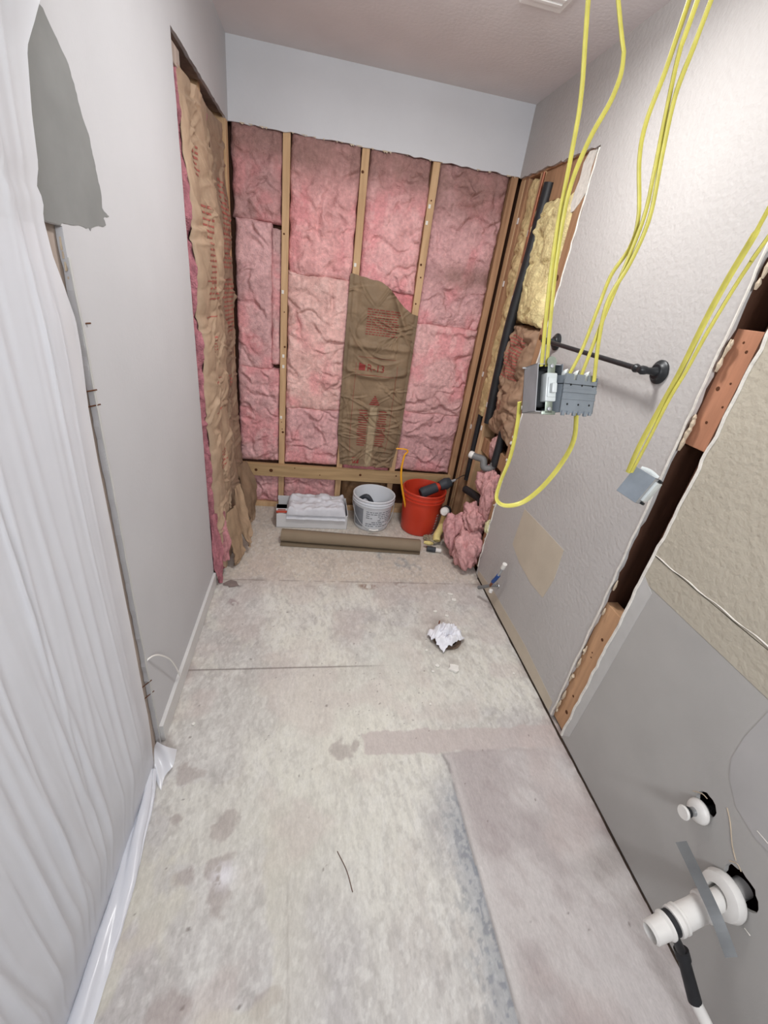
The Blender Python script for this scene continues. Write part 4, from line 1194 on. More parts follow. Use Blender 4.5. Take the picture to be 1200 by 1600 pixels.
# ================================================================== TOWEL BAR
yA, yB_, zb = 1.935, 1.262, 1.402
XB = XR - 0.062
tb = empty('towel_bar', (XR, (yA + yB_) / 2, zb), 'black metal towel bar on the textured right wall', 'towel bar')
MB().tube([(XB, yA - 0.01, zb), (XB, yB_ + 0.035, zb)], 0.0085, 16, smooth=0).build('bar', 'black_metal', tb, smooth=True)
for y, sgn in ((yA, -1), (yB_, 1)):
    fl = MB().lathe([(0.036, 0.001), (0.036, 0.006), (0.032, 0.010), (0.026, 0.012), (0.022, 0.018), (0.0, 0.018)], (XR, y, zb), (-1, 0, 0), 28).build('wall_flange', 'black_metal', tb, smooth=True)
    MB().lathe([(0.015, 0.016), (0.011, 0.028), (0.010, 0.045), (0.013, 0.055), (0.0135, 0.066), (0.009, 0.074), (0, 0.076)], (XR, y, zb), (-1, 0, 0), 20).build('post', 'black_metal', tb, smooth=True)
    MB().lathe([(0.011, -0.002), (0.0115, 0.012), (0.009, 0.02), (0.013, 0.028), (0.0135, 0.034), (0.010, 0.042), (0.0085, 0.046)], (XB, y, zb), (0, sgn, 0), 18).build('finial_ring', 'black_metal', tb, smooth=True)

# ================================================================== HANGING ELECTRICAL BOXES AND CABLES
def cable(label, pix, wide=0.0052, thin=0.0027, up=(1, 0.4, 0), top=True, group='yellow cables hanging from the ceiling', mid=None, name='electrical_cable'):
    pts = [at(a, c, 1, y) for a, c, y in pix]
    if top:
        d = pts[0] - pts[1]
        d = d / max(abs(d[2]), 1e-6)
        pts = [pts[0] + d * (ZC - 0.002 - pts[0][2])] + pts if pts[0][2] < ZC - 0.05 else pts
    return MB().tube(pts, wide, 10, ry=thin, up=up, smooth=8).build(name, 'yellow', None, label, 'cable', group, smooth=True)


Y1 = 0.88
cable('yellow cable furthest left, dropping straight into the single switch box', [(919, 0, 0.96), (908, 150, 0.95), (893, 240, 0.94), (872, 350, 0.92), (858, 450, 0.90), (846, 572, 0.90)])
cable('yellow cable with a bend below the ceiling, second from left, into the switch box', [(966, 0, 0.97), (974, 90, 0.96), (958, 150, 0.95), (920, 220, 0.94), (889, 300, 0.92), (871, 400, 0.91), (862, 480, 0.90), (854, 572, 0.90)])
cable('yellow cable kinked halfway, third from left, into the multi-gang box', [(1077, 0, 0.93), (1040, 110, 0.92), (1010, 190, 0.92), (999, 250, 0.91), (998, 335, 0.90), (985, 385, 0.90), (955, 430, 0.90), (935, 480, 0.89), (910, 545, 0.89), (887, 590, 0.89)])
cable('yellow cable, middle strand of the twisted group over the multi-gang box', [(1090, 0, 0.91), (1062, 80, 0.91), (1040, 180, 0.90), (1022, 270, 0.89), (1006, 340, 0.89), (975, 420, 0.885), (940, 505, 0.885), (905, 595, 0.885)])
cable('yellow cable, right strand of the twisted group over the multi-gang box', [(1111, 0, 0.90), (1085, 70, 0.90), (1055, 150, 0.895), (1035, 240, 0.89), (1015, 340, 0.885), (985, 410, 0.88), (950, 470, 0.88), (936, 530, 0.88), (928, 596, 0.88)])
cable('yellow cable looping under the boxes from the switch box to the multi-gang box', [(812, 628, 0.93), (808, 665, 0.93), (797, 715, 0.93), (781, 755, 0.92), (776, 780, 0.91), (790, 790, 0.90), (818, 784, 0.90), (850, 758, 0.89), (880, 720, 0.885), (897, 685, 0.88), (901, 640, 0.88)], top=False, wide=0.0062)
cable('left yellow cable of the pair entering the lone box near the right wall', [(1215, 300, 0.78), (1180, 365, 0.80), (1135, 440, 0.82), (1100, 505, 0.83), (1063, 580, 0.84), (1030, 640, 0.85), (1000, 695, 0.86), (981, 738, 0.87)], wide=0.0058)
cable('right yellow cable of the pair entering the lone box near the right wall', [(1222, 340, 0.78), (1190, 385, 0.79), (1150, 445, 0.81), (1105, 520, 0.82), (1072, 580, 0.83), (1045, 625, 0.84), (1012, 690, 0.855), (987, 738, 0.865)], wide=0.0058)


def place(px, py, y, rot):
    p = at(px, py, 1, y)
    return p


# single switch box: local x right, y away from viewer, z up
c = at(858, 606, 1, 0.875)
sb = empty('switch_box', c, 'open single metal box with a white toggle switch hanging from yellow cables', 'electrical box', None, (math.radians(-20), math.radians(-3), math.radians(2)))
w, h, dp = 0.029, 0.050, 0.058
MB().box(-w, -w + 0.0016, 0, dp, -h, h).build('side_plate', 'galv', sb, local=True)
MB().box(w - 0.0016, w, 0, dp, -h, h).build('side_plate', 'galv_dark', sb, local=True)
MB().box(-w, w, 0.006, dp, h - 0.0016, h).build('top_plate', 'galv', sb, local=True)
MB().box(-w, w, 0, dp, -h, -h + 0.0016).build('bottom_plate', 'galv', sb, local=True)
MB().box(-w, w, dp - 0.0016, dp, -h, h).build('back_plate', 'box_in', sb, local=True)
MB().box(-w - 0.008, -w + 0.002, 0.050, 0.053, h - 0.004, h - 0.001).build('bent_tab', 'galv', sb, local=True)
MB().box(-w + 0.004, w - 0.004, 0.012, 0.05, -h + 0.01, h - 0.012, 0.004).build('wiring_shade_block', 'box_in', sb, local=True)  # dark block standing in for the shade around the wiring
yk = MB().box(-0.0085, 0.0085, -0.004, -0.0025, -0.053, 0.053, 0.0006)
yk.lathe([(0.0, 0.0016), (0.011, 0.0016), (0.011, 0)], (0, -0.0025, 0.053), (0, -1, 0), 16)
yk.box(-0.016, 0.016, -0.004, -0.0025, -0.056, -0.048, 0.0006)
yk = yk.build('mounting_yoke', 'brass', sb, local=True, smooth=True)
MB().lathe([(0, 0.004), (0.004, 0.003), (0.0045, 0)], (0, -0.004, 0.044), (0, -1, 0), 12).build('screw', 'galv', yk, local=True)
MB().lathe([(0, 0.004), (0.004, 0.003), (0.0045, 0)], (0, -0.004, -0.044), (0, -1, 0), 12).build('screw', 'galv', yk, local=True)
bd = MB().box(-0.0125, 0.0125, -0.009, 0.02, -0.029, 0.030, 0.003).build('switch_body', 'switch_white', sb, local=True, smooth=True)
MB().box(-0.0095, 0.0095, -0.0115, -0.008, -0.020, 0.021, 0.0015).build('switch_plate', 'switch_white', bd, local=True, smooth=True)
MB().box(-0.0055, 0.0055, -0.022, -0.010, -0.012, 0.008, 0.002).build('toggle', 'switch_white', bd, local=True, smooth=True)

# multi-gang box, turned with its long side to the viewer
c = at(905, 616, 1, 0.870)
gb = empty('gang_box', c, 'blue-grey multi-gang metal box with cable clamps beside the switch box', 'electrical box', None, (math.radians(-14), math.radians(2), math.radians(16)))
w, h, dp = 0.050, 0.040, 0.055
side = MB().box(-w, w, 0, 0.002, -h, h - 0.012)
side.box(-w, w, -0.0025, 0.0005, 0.002, 0.010, 0.0008).box(-w, w, -0.0018, 0.0005, -0.012, -0.008, 0.0006)
for i in range(3):
    xc = -w + 0.017 + i * 0.033
    side.box(xc - 0.014, xc + 0.010, 0, 0.002, h - 0.012, h)
    side.box(xc - 0.012, xc - 0.004, -0.004, 0.002, -h - 0.006, -h + 0.004, 0.001)
    side.box(xc + 0.004, xc + 0.012, -0.003, 0.002, -h - 0.004, -h + 0.004, 0.001)
side.build('long_side', 'galv_dark', gb, local=True)
MB().box(-w, w, dp - 0.002, dp, -h, h).build('far_side', 'galv_dark', gb, local=True)
MB().box(-w, -w + 0.002, 0, dp, -h, h - 0.004).build('end_plate', 'galv_dark', gb, local=True)
MB().box(w - 0.002, w, 0, dp, -h, h - 0.004).build('end_plate', 'galv_dark', gb, local=True)
MB().box(-w, w, 0, dp, h - 0.022, h - 0.020).build('floor_plate', 'box_in', gb, local=True)
MB().box(-w + 0.003, w - 0.003, 0.006, dp - 0.004, -h + 0.002, -h + 0.004).build('device_back', 'box_in', gb, local=True)
for i in range(3):
    xc = -w + 0.017 + i * 0.033
    MB().tube([(xc - 0.010, 0.010, h - 0.018), (xc - 0.006, 0.014, h + 0.002), (xc + 0.004, 0.020, h + 0.006), (xc + 0.012, 0.032, h - 0.012)], 0.0065, 8, ry=0.0018, up=(0, 1, 0)).build('cable_clamp', 'switch_white', gb, local=True, smooth=True)
    k = MB().lathe([(0, 0.001), (0.0022, 0.0008), (0.0024, -0.0005)], (xc + 0.004, -0.0001, 0.018), (0, -1, 0), 8)
    k.lathe([(0, 0.001), (0.0022, 0.0008), (0.0024, -0.0005)], (xc + 0.002, -0.0001, -0.022), (0, -1, 0), 8)
    k.build('screw_hole', 'box_in', gb, local=True, kind='stuff')

# lone box further right
c = at(993, 757, 1, 0.86)
lbx = empty('lone_box', c, 'small grey metal box with white edge hanging alone near the wall slot', 'electrical box', None, (math.radians(-16), math.radians(10), math.radians(-64)))
w, h, dp = 0.027, 0.036, 0.045
MB().box(-w, w, -0.001, 0.001, -h, h, 0.0008).build('back_plate', 'galv_dark', lbx, local=True)
MB().box(-w, w, 0.0, dp, h - 0.0016, h).build('top_plate', 'galv', lbx, local=True)
MB().box(-w, w, 0.0, dp, -h, -h + 0.0016).build('bottom_plate', 'galv_dark', lbx, local=True)
MB().box(-w, -w + 0.0016, 0, dp, -h, h).build('side_plate', 'galv_dark', lbx, local=True)
MB().box(w - 0.0016, w, 0, dp, -h, h).build('side_plate', 'galv', lbx, local=True)
fr_ = MB().box(w - 0.002, w + 0.006, 0.016, dp + 0.01, -h + 0.010, h - 0.008, 0.002).build('white_flange', 'switch_white', lbx, local=True, smooth=True)
for z in (-h + 0.004, h - 0.004):
    MB().box(w - 0.002, w + 0.008, 0.028, 0.040, z - 0.003, z + 0.003, 0.001).build('mounting_ear', 'box_in', lbx, local=True)
MB().tube([(-w + 0.006, 0.02, h + 0.001), (0.0, 0.022, h + 0.005), (w - 0.004, 0.026, h + 0.001)], 0.005, 8, ry=0.0015).build('cable_clamp', 'switch_white', lbx, local=True, smooth=True)

# ================================================================== PLUMBING STUBS, NEAR RIGHT
st = at(1097, 1267, 0, XR)
ss = empty('supply_stub', (XR, st[1], st[2]), 'white capped supply stub with round escutcheon, upper of the two wall pipes', 'pipe')
o_ = np.array((XR, st[1], st[2]))
MB().lathe([(0.030, 0.008), (0.031, 0.012), (0.027, 0.020), (0.017, 0.025), (0.011, 0.026), (0.011, 0.005), (0.030, 0.006)], o_, (-1, 0, 0), 30).build('escutcheon', 'pvc', ss, smooth=True)
MB().lathe([(0.011, -0.05), (0.011, 0.052), (0.008, 0.054), (0, 0.054)], o_, (-1, 0, 0), 20).build('stub_pipe', 'chrome', ss, smooth=True)
MB().lathe([(0.0125, 0.040), (0.013, 0.043), (0.0125, 0.046)], o_, (-1, 0, 0), 18).build('rubber_ring', 'abs', ss, smooth=True)
MB().lathe([(0.010, 0.052), (0.017, 0.053), (0.018, 0.057), (0.016, 0.060), (0, 0.060)], o_, (-1, 0, 0), 22).build('stub_cap', 'pvc', ss, smooth=True)

dr = at(1137, 1398, 0, XR)
o_ = np.array((XR, dr[1], dr[2]))
KD = 1.16
ds = empty('drain_assembly', tuple(o_), 'white drain pipe with wall flange and slip nuts, lower of the two wall pipes', 'pipe')
ax = (-1, -0.16, -0.22)
MB().lathe([(r * KD, h * KD) for r, h in [(0.045, 0.004), (0.047, 0.010), (0.043, 0.022), (0.030, 0.028), (0.0235, 0.028), (0.0235, 0.002), (0.045, 0.003)]], o_, (-1, 0, 0), 36).build('wall_flange', 'pvc', ds, smooth=True)
MB().lathe([(0.020 * KD, -0.05), (0.020 * KD, 0.14)], o_, ax, 26).build('drain_pipe', 'pvc', ds, smooth=True)
MB().lathe([(r * KD, h * 1.34) for r, h in [(0.021, 0.048), (0.0285, 0.049), (0.0295, 0.053), (0.0285, 0.058), (0.025, 0.060), (0.024, 0.075), (0.0245, 0.105), (0.0275, 0.107), (0.0275, 0.111), (0.024, 0.113)]], o_, ax, 30).build('slip_nut', 'pvc', ds, smooth=True)
MB().lathe([(r * KD, h * 1.34) for r, h in [(0.0205, 0.112), (0.0265, 0.114), (0.0275, 0.118), (0.0265, 0.123), (0.021, 0.124), (0.021, 0.134), (0.0255, 0.135), (0.026, 0.139), (0.0225, 0.142), (0.0215, 0.168), (0.017, 0.172), (0.016, 0.150), (0, 0.150)]], o_, ax, 30).build('trap_adapter', 'pvc', ds, smooth=True)
# hose clamped on it
hs = empty('drain_hose', (XR - 0.12, dr[1], 0.0), 'black rubber hose running from the drain pipe down to a white pipe', 'hose')
q0 = o_ + np.array((-0.130, 0.0, 0.0))
g1 = []
for i in range(9):
    a = math.radians(125 - i * 24)
    g1.append(q0 + np.array((0.0015 * i, -0.026 * math.cos(a - 0.6) , 0.026 * math.sin(a - 0.6))))
ey_ = lambda p, k: p + (EYE - p) / np.linalg.norm(EYE - p) * k
e1 = at(1066, 1490, 0, XR - 0.118); e2 = at(1086, 1565, 0, XR - 0.10); e3 = at(1115, 1625, 0, XR - 0.08); e4 = at(1150, 1720, 0, XR - 0.06)
e0 = at(1030, 1425, 0, XR - 0.150); e05 = at(1046, 1455, 0, XR - 0.135)
axn = np.array(ax) / np.linalg.norm(ax)
MB().tube([o_ + axn * 0.171 + (0.004, -0.016, -0.020), o_ + axn * 0.163 + (0.006, -0.020, -0.032), e1], [0.008, 0.009, 0.011], 12, smooth=8).build('rubber_strap', 'abs', hs, smooth=True)
axn = np.array(ax) / np.linalg.norm(ax)
MB().lathe([(0.024, 0.1655), (0.0275, 0.1665), (0.0275, 0.1785), (0.024, 0.1795)], o_, ax, 26).build('rubber_band', 'abs', hs, smooth=True)
MB().tube([e1 - (e2 - e1) * 0.1, e1 + (e2 - e1) * 0.12], 0.0165, 16, smooth=0).build('clamp_ring', 'abs', hs, smooth=True)
MB().tube([e1, e2], [0.0135, 0.0150], 16, smooth=0).build('rubber_sleeve', 'abs', hs, smooth=True)
MB().tube([e2 - (e2 - e1) * 0.05, e3, e4], 0.0135, 16, smooth=6).build('white_pipe', 'pvc', hs, smooth=True)
# flat metal strip hung over the pipe
pa = [at(1064, 1315, 0, XR - 0.078), at(1088, 1365, 0, XR - 0.083), at(1118, 1430, 0, XR - 0.084), at(1143, 1496, 0, XR - 0.080)]
pa = [p + (EYE - p) / np.linalg.norm(EYE - p) * 0.042 for p in pa]
pw = np.cross(pa[-1] - pa[0], np.array(EYE) - pa[1]); pw /= np.linalg.norm(pw)
pt_ = np.cross(pw, pa[-1] - pa[0]); pt_ /= np.linalg.norm(pt_)
cc_ = np.array(catmull(pa, 5))
sec = [(-0.0125, -0.001), (0.0125, -0.001), (0.0125, 0.001), (-0.0125, 0.001), (-0.0125, -0.001)]
MB().grid(np.array([[c_ + pw * a + pt_ * t for a, t in sec] for c_ in cc_])).add([cc_[0] + pw * a + pt_ * t for a, t in sec[:4]], [(0, 1, 2, 3)]).add([cc_[-1] + pw * a + pt_ * t for a, t in sec[:4]], [(0, 1, 2, 3)]).build('metal_strip', 'bar_grey', None, 'flat grey metal strip leaning across the white drain pipe', 'metal strip')
# cracked paper lines between the two pipes
for i, pix in enumerate((((1136, 1262), (1141, 1285), (1144, 1320), (1150, 1345)), ((1140, 1345), (1152, 1350), (1158, 1362)), ((1083, 1236), (1097, 1240), (1105, 1248)), ((1183, 1298), (1200, 1318)), ((1163, 1450), (1172, 1462)))):
    pts = [at(a, c, 0, XR - 0.001) for a, c in pix]
    MB().tube(pts, 0.0013, 5, smooth=3).build('torn_paper', 'paper' if i < 3 else 'gypsum', wall_right)

# ================================================================== SHUT-OFF VALVE BY THE ALCOVE
vv_ = at(766, 915, 0, XR - 0.045)
vs = empty('stop_valve', (XR, vv_[1], vv_[2]), 'small stop valve with blue collar and white cap on the right wall by the alcove', 'valve')
base = vv_
MB().tube([(XR + 0.01, base[1], base[2]), base], 0.0075, 12, smooth=0).build('stub_pipe', 'chrome', vs, smooth=True)
MB().lathe([(0.017, 0.0), (0.016, 0.004), (0.008, 0.006)], (XR, base[1], base[2]), (-1, 0, 0), 18).build('escutcheon', 'chrome', vs, smooth=True)
lft = at(748, 918, 0, XR - 0.075)
MB().tube([base, lft], [0.009, 0.011], 12, smooth=0).build('valve_body', 'grey_pipe', vs, smooth=True)
t1, t2, t3, t4 = at(770, 909, 0, XR - 0.047), at(775, 904, 0, XR - 0.047), at(779, 899, 0, XR - 0.047), at(787, 885, 0, XR - 0.047)
MB().tube([base, t1], 0.007, 12, smooth=0).build('brass_neck', 'copper', vs, smooth=True)
MB().tube([t1, t2, t3], 0.0105, 14, smooth=0).build('blue_collar', 'blue', vs, smooth=True)
MB().tube([t3, t4], 0.007, 12, smooth=0).build('riser', 'galv', vs, smooth=True)
MB().tube([t4 - (t4 - t3) * 0.2, t4 + (t4 - t3) * 0.25], 0.012, 14, smooth=0).build('white_cap', 'pvc', vs, smooth=True)
d1 = at(768, 919, 0, XR - 0.05)
MB().lathe([(0, 0.012), (0.010, 0.010), (0.011, -0.006), (0, -0.008)], d1 - np.array((0, 0, 0.02)), (0, 0, 1), 14).build('handle', 'pvc', vs, smooth=True)

# ================================================================== THINGS ON THE FLOOR AT THE BACK
# carton
cx0, cx1, cy0, cy1, hgt = -0.205, 0.272, 2.565, 2.775, 0.105
cb = empty('carton', ((cx0 + cx1) / 2, (cy0 + cy1) / 2, 0.0015), 'long low white carton on the floor against the back wall', 'box', None, (0, 0, math.radians(1.0)))
hx, hy = (cx1 - cx0) / 2, (cy1 - cy0) / 2
MB().box(-hx, hx, -hy, -hy + 0.004, 0, hgt, 0.001).build('front_panel', 'card_white', cb, local=True)
MB().box(-hx, hx, hy - 0.004, hy, 0, hgt + 0.03, 0.001).build('back_panel', 'card_white', cb, local=True)
MB().box(-hx, -hx + 0.004, -hy, hy, 0, hgt, 0.001).build('end_panel', 'card_brown', cb, local=True)
MB().box(hx - 0.004, hx, -hy, hy, 0, hgt + 0.02, 0.001).build('end_panel', 'card_white', cb, local=True)
MB().box(-hx, hx, -hy, hy, 0.0, 0.004).build('bottom_panel', 'card_white', cb, local=True)
# bag on top of it
nu, nv = 60, 36
u, v = np.meshgrid(np.linspace(0, 1, nu), np.linspace(0, 1, nv), indexing='ij')
e = np.minimum(np.minimum(u, 1 - u) * 3, np.minimum(v, 1 - v) * 2)
pil = np.sqrt(np.clip(1 - (1 - np.clip(e / 0.3, 0, 1)) ** 2, 0, 1))
zt = hgt + 0.004 + 0.045 * pil + 0.060 * (fbm(u * 5, v * 4, 801, 4) - 0.4) * pil + 0.022 * sst(0.45, 0.55, v + 0.5 * (u - 0.5)) * pil
xb = -0.135 + u * 0.395; yb = 2.548 + v * 0.205 + 0.010 * (fbm(u * 8, v * 0, 802) - 0.5)
Pt = np.stack([xb, yb, zt], -1); Pb = np.stack([xb, yb, np.full_like(zt, hgt + 0.002) - 0.030 * sst(0.12, 0, v)], -1)
b = MB(); b.grid(Pt); b.grid(Pb)
b.build('plastic_bag', 'bag', None, 'crumpled white plastic bag lying on the carton', 'bag', smooth='all')
rc = empty('small_carton', (-0.168, 2.600, hgt + 0.003), 'small red and white carton on the left end of the white carton', 'box', None, (0, 0, math.radians(3)))
MB().box(-0.036, 0.036, -0.03, 0.03, 0, 0.034, 0.0015).build('carton_body', 'carton_red', rc, local=True)
MB().box(-0.037, 0.037, -0.031, 0.031, 0.018, 0.034, 0.001).build('white_band', 'card_white', rc, local=True)
MB().box(-0.026, 0.024, -0.0325, -0.0305, 0.021, 0.030).build('red_print', 'print', rc, local=True)
# kraft paper roll
ra = at(440, 836, 2, 0.046); rb_ = at(656, 853, 2, 0.046)
rr_ = empty('paper_roll', ((ra[0] + rb_[0]) / 2, (ra[1] + rb_[1]) / 2, 0), 'long roll of brown builder paper lying on the floor before the buckets', 'paper roll')
dv = rb_ - ra; L = np.linalg.norm(dv); dv /= L; pn = np.array((-dv[1], dv[0], 0.0))
nsp = 150
th = np.linspace(0, 2 * math.pi * 3.1, nsp)
rad = 0.028 + 0.017 * th / th[-1]
ctr = np.array((0, 0, 0.036))
rows = []
for tt in np.linspace(0, 1, 24):
    p = ra + dv * L * tt; p[2] = 0
    w_ = rad * (1 + 0.02 * math.sin(tt * 9))
    rows.append(np.stack([p[0] + pn[0] * w_ * np.cos(th), p[1] + pn[1] * w_ * np.cos(th), 0.0470 + w_ * np.sin(th)], -1))
b = MB(); b.grid(np.array(rows)); b.build('rolled_paper', 'roll', rr_, smooth='all', fix=False)
rows = []
for tt in np.linspace(0, 1, 24):                         # loose outer flap
    p = ra + dv * L * tt; p[2] = 0
    lift = 0.014 * sst(0.6, 0.0, tt)
    fl_ = [(-0.0440, 0.024), (-0.040, 0.016), (-0.038 - 0.008 * (1 - tt), 0.009), (-0.040 - 0.020 * (1 - tt), 0.003)]
    rows.append(np.array([[p[0] + pn[0] * a, p[1] + pn[1] * a, z] for a, z in fl_]))
b = MB(); b.grid(np.array(rows)); b.build('loose_flap', 'roll_in', rr_, smooth='all', fix=False)
# caulk tube beyond the roll's end
ct = at(667, 857, 2, 0.02); ce = at(686, 860, 2, 0.017)
cg = empty('sealant_tube', tuple(at(672, 855, 2, 0)), 'grey sealant tube with white tip and yellow foam by the paper roll', 'tube')
dvc = ce - ct
MB().tube([ct, ct + dvc * 0.7], 0.018, 14, smooth=0).build('tube_body', 'grip', cg, smooth=True)
MB().tube([ct + dvc * 0.65, ct + dvc * 1.15], 0.015, 12, smooth=0).build('white_tip', 'pvc', cg, smooth=True)
q_ = at(665, 850, 2, 0.035)
MB().tube([q_ + (-0.01, 0.01, 0.008), q_ + (0.02, 0, 0.008), q_ + (0.05, 0.01, -0.002)], [0.010, 0.016, 0.010], 10).build('yellow_foam', 'foam', cg, smooth=True)


# buckets
def bucket(name, label, px, py, r0, r1, h, m, parts):
    c = at(px, py, 2, 0.0)
    root = empty(name, (c[0], c[1], 0.001), label, 'bucket', 'buckets by the back wall')
    prof = [(0, 0.004), (r0 * 0.96, 0.002), (r0, 0.008)]
    for t in np.linspace(0, 1, 10)[1:]:
        prof.append((r0 + (r1 - r0) * t * 0.93, 0.008 + (h * 0.80 - 0.008) * t))
    rm = r0 + (r1 - r0) * 0.95
    prof += [(rm + 0.008, h * 0.80), (rm + 0.0085, h * 0.82), (rm + 0.002, h * 0.825), (rm + 0.003, h * 0.87), (rm + 0.009, h * 0.875), (rm + 0.009, h * 0.895), (rm + 0.003, h * 0.90),
             (r1 + 0.003, h * 0.955), (r1 + 0.007, h * 0.96), (r1 + 0.008, h * 0.985), (r1 + 0.004, h), (r1 - 0.001, h * 0.995), (r1 - 0.004, h * 0.96), (r0 - 0.004, 0.012), (0, 0.010)]
    MB().lathe(prof, (0, 0, 0), (0, 0, 1), 56).build('shell', m, root, local=True, smooth=True)
    return root, c


def wrap(root, r_at, quads, m, name):
    b = MB()
    for a0, a1, z0, z1 in quads:
        n = 2 + int(abs(a1 - a0) / 0.08)
        aa = np.linspace(a0, a1, n)
        b.grid(np.array([[((r_at(z) + 0.0012) * math.sin(a), -(r_at(z) + 0.0012) * math.cos(a), z) for z in (z0, z1)] for a in aa]))
    return b.build(name, m, root, local=True, fix=False, kind='stuff' if len(quads) > 1 else None)


wb, wc = bucket('bucket', 'white plastic bucket with grey printed label, left of the orange one', 579, 818, 0.122, 0.140, 0.245, 'white_bucket', None)
rw = lambda z: 0.122 + 0.018 * 0.93 * (z - 0.008) / (0.245 * 0.8 - 0.008)
qs = [(-1.25, -0.62, 0.03, 0.175)]
wrap(wb, rw, qs, 'label_grey', 'grey_label')
rnd = random.Random(3)
qs = []
for r in range(8):
    z = 0.045 + r * 0.016
    a = -0.45
    while a < 0.95:
        l = rnd.uniform(0.05, 0.22)
        if rnd.random() < 0.8:
            qs.append((a, min(a + l, 0.98), z, z + 0.007))
        a += l + 0.04
wrap(wb, rw, qs, 'label_grey', 'printed_lines')
for sgn in (-1, 1):
    MB().lathe([(0, 0.006), (0.010, 0.005), (0.012, 0)], (sgn * 0.140, 0, 0.205), (sgn, 0, 0), 14).build('handle_lug', 'white_bucket', wb, local=True, smooth=True)
arc = [(0.147 * math.cos(t), -0.155 * math.sin(t) * 0.94, 0.205 - 0.175 * math.sin(t) * 0.98) for t in np.linspace(0, math.pi, 15)]
arc = [(x, y - 0.01 * math.sin(i / 14 * math.pi), z) for i, (x, y, z) in enumerate(arc)]
MB().tube(arc, 0.0022, 8, smooth=3).build('wire_handle', 'galv', wb, local=True, smooth=True)
MB().tube([arc[6], arc[7], arc[8]], 0.007, 10, smooth=3).build('handle_grip', 'pvc', wb, local=True, smooth=True)
# dark tool lying inside the white bucket
MB().tube([(wc[0] - 0.10, wc[1] + 0.06, 0.16), (wc[0] - 0.04, wc[1] + 0.03, 0.20), (wc[0] + 0.03, wc[1] + 0.01, 0.10)], [0.012, 0.018, 0.012], 12).build('tool_handle', 'grip', None, 'black tool handle inside the white bucket', 'tool', smooth=True)

ob_, oc = bucket('bucket', 'orange-red plastic bucket holding tools, right of the white one', 652, 825, 0.124, 0.146, 0.325, 'red_bucket', None)
for sgn in (-1, 1):
    MB().lathe([(0, 0.006), (0.010, 0.005), (0.012, 0)], (sgn * 0.146, 0, 0.28), (sgn, 0, 0), 14).build('handle_lug', 'red_bucket', ob_, local=True, smooth=True)
ro = lambda z: 0.124 + 0.022 * 0.93 * (z - 0.008) / (0.325 * 0.8 - 0.008)
wrap(ob_, ro, [(0.72, 0.86, 0.05 + 0.022 * i, 0.06 + 0.022 * i) for i in range(6)], 'card_white', 'white_print')
# yellow hooked bar standing in it
b0 = at(627, 752, 1, oc[1] - 0.06)
top1, top2, top3 = at(631, 715, 1, oc[1] - 0.05), at(637, 706, 1, oc[1] - 0.05), at(619, 701, 1, oc[1] - 0.05)
MB().tube([(oc[0] - 0.07, oc[1] - 0.03, 0.03), b0, top1, top2, at(633, 702, 1, oc[1] - 0.05), top3], [0.007, 0.007, 0.006, 0.005, 0.004], 10, smooth=6).build('hook_bar', 'tool_yellow', None, 'yellow hooked bar standing up in the orange bucket', 'tool', smooth=True)
# grey power tool across the rim
ga, gb_ = at(657, 771, 1, oc[1] - 0.02), at(706, 752, 1, oc[1] + 0.03)
pt = empty('power_tool', tuple(ga * 0.5 + gb_ * 0.5), 'charcoal power tool lying across the rim of the orange bucket', 'tool')
dvt = gb_ - ga
MB().tube([ga, ga + dvt * 0.1, ga + dvt * 0.5], [0.030, 0.038, 0.035], 16, smooth=4).build('motor_body', 'grip', pt, smooth=True)
MB().tube([ga + dvt * 0.48, ga + dvt * 0.62], [0.026, 0.024], 14, smooth=0).build('red_band', 'red_bucket', pt, smooth=True)
MB().tube([ga + dvt * 0.6, ga + dvt * 0.8, ga + dvt * 0.95], [0.032, 0.042, 0.032], 14, smooth=4).build('gear_head', 'grip', pt, smooth=True)
MB().tube([ga + dvt * 0.9, ga + dvt * 1.12], [0.012, 0.008], 12, smooth=0).build('spindle', 'galv', pt, smooth=True)
MB().tube([ga + dvt * 1.1, ga + dvt * 1.1 + (0.06, 0.02, 0.03), ga + dvt * 1.1 + (0.10, 0.05, 0.02)], 0.003, 6).build('power_cord', 'abs', pt, smooth=True)

# ================================================================== TOILET DRAIN AND DEBRIS
hx_, hy_ = HOLE[0], HOLE[1]


def crumple(label, c, r, seed, rotz, m='rag', name='rag', amp=0.45):
    n = 46
    u, v = np.meshgrid(np.linspace(-1, 1, n), np.linspace(-1, 1, n), indexing='ij')
    x = u * r[0] * (1 + 0.4 * (fbm(v * 3 + 9, u + 4, seed) - 0.5)); y = v * r[1] * (1 + 0.5 * (fbm(u * 3 + 7, v + 2, seed + 1) - 0.5))
    z = r[2] * (0.25 + 1.1 * (fbm(u * 2.2 + 5, v * 2.2 + 5, seed + 2, 4)) - 0.6 * ridge(u * 1.5 + 3, v * 1.5 + 3, seed + 5, 2)) * sst(1.5, 0.5, np.hypot(u, v)) + 0.004
    ca, sa = math.cos(rotz), math.sin(rotz)
    P = np.stack([c[0] + ca * x - sa * y, c[1] + sa * x + ca * y, c[2] + np.maximum(z, 0.002)], -1)
    b = MB(); b.grid(P); Q = P.copy(); Q[..., 2] -= 0.0025; b.grid(Q)
    return b.build(name, m, None, label, 'rag', smooth='all', fix=False)


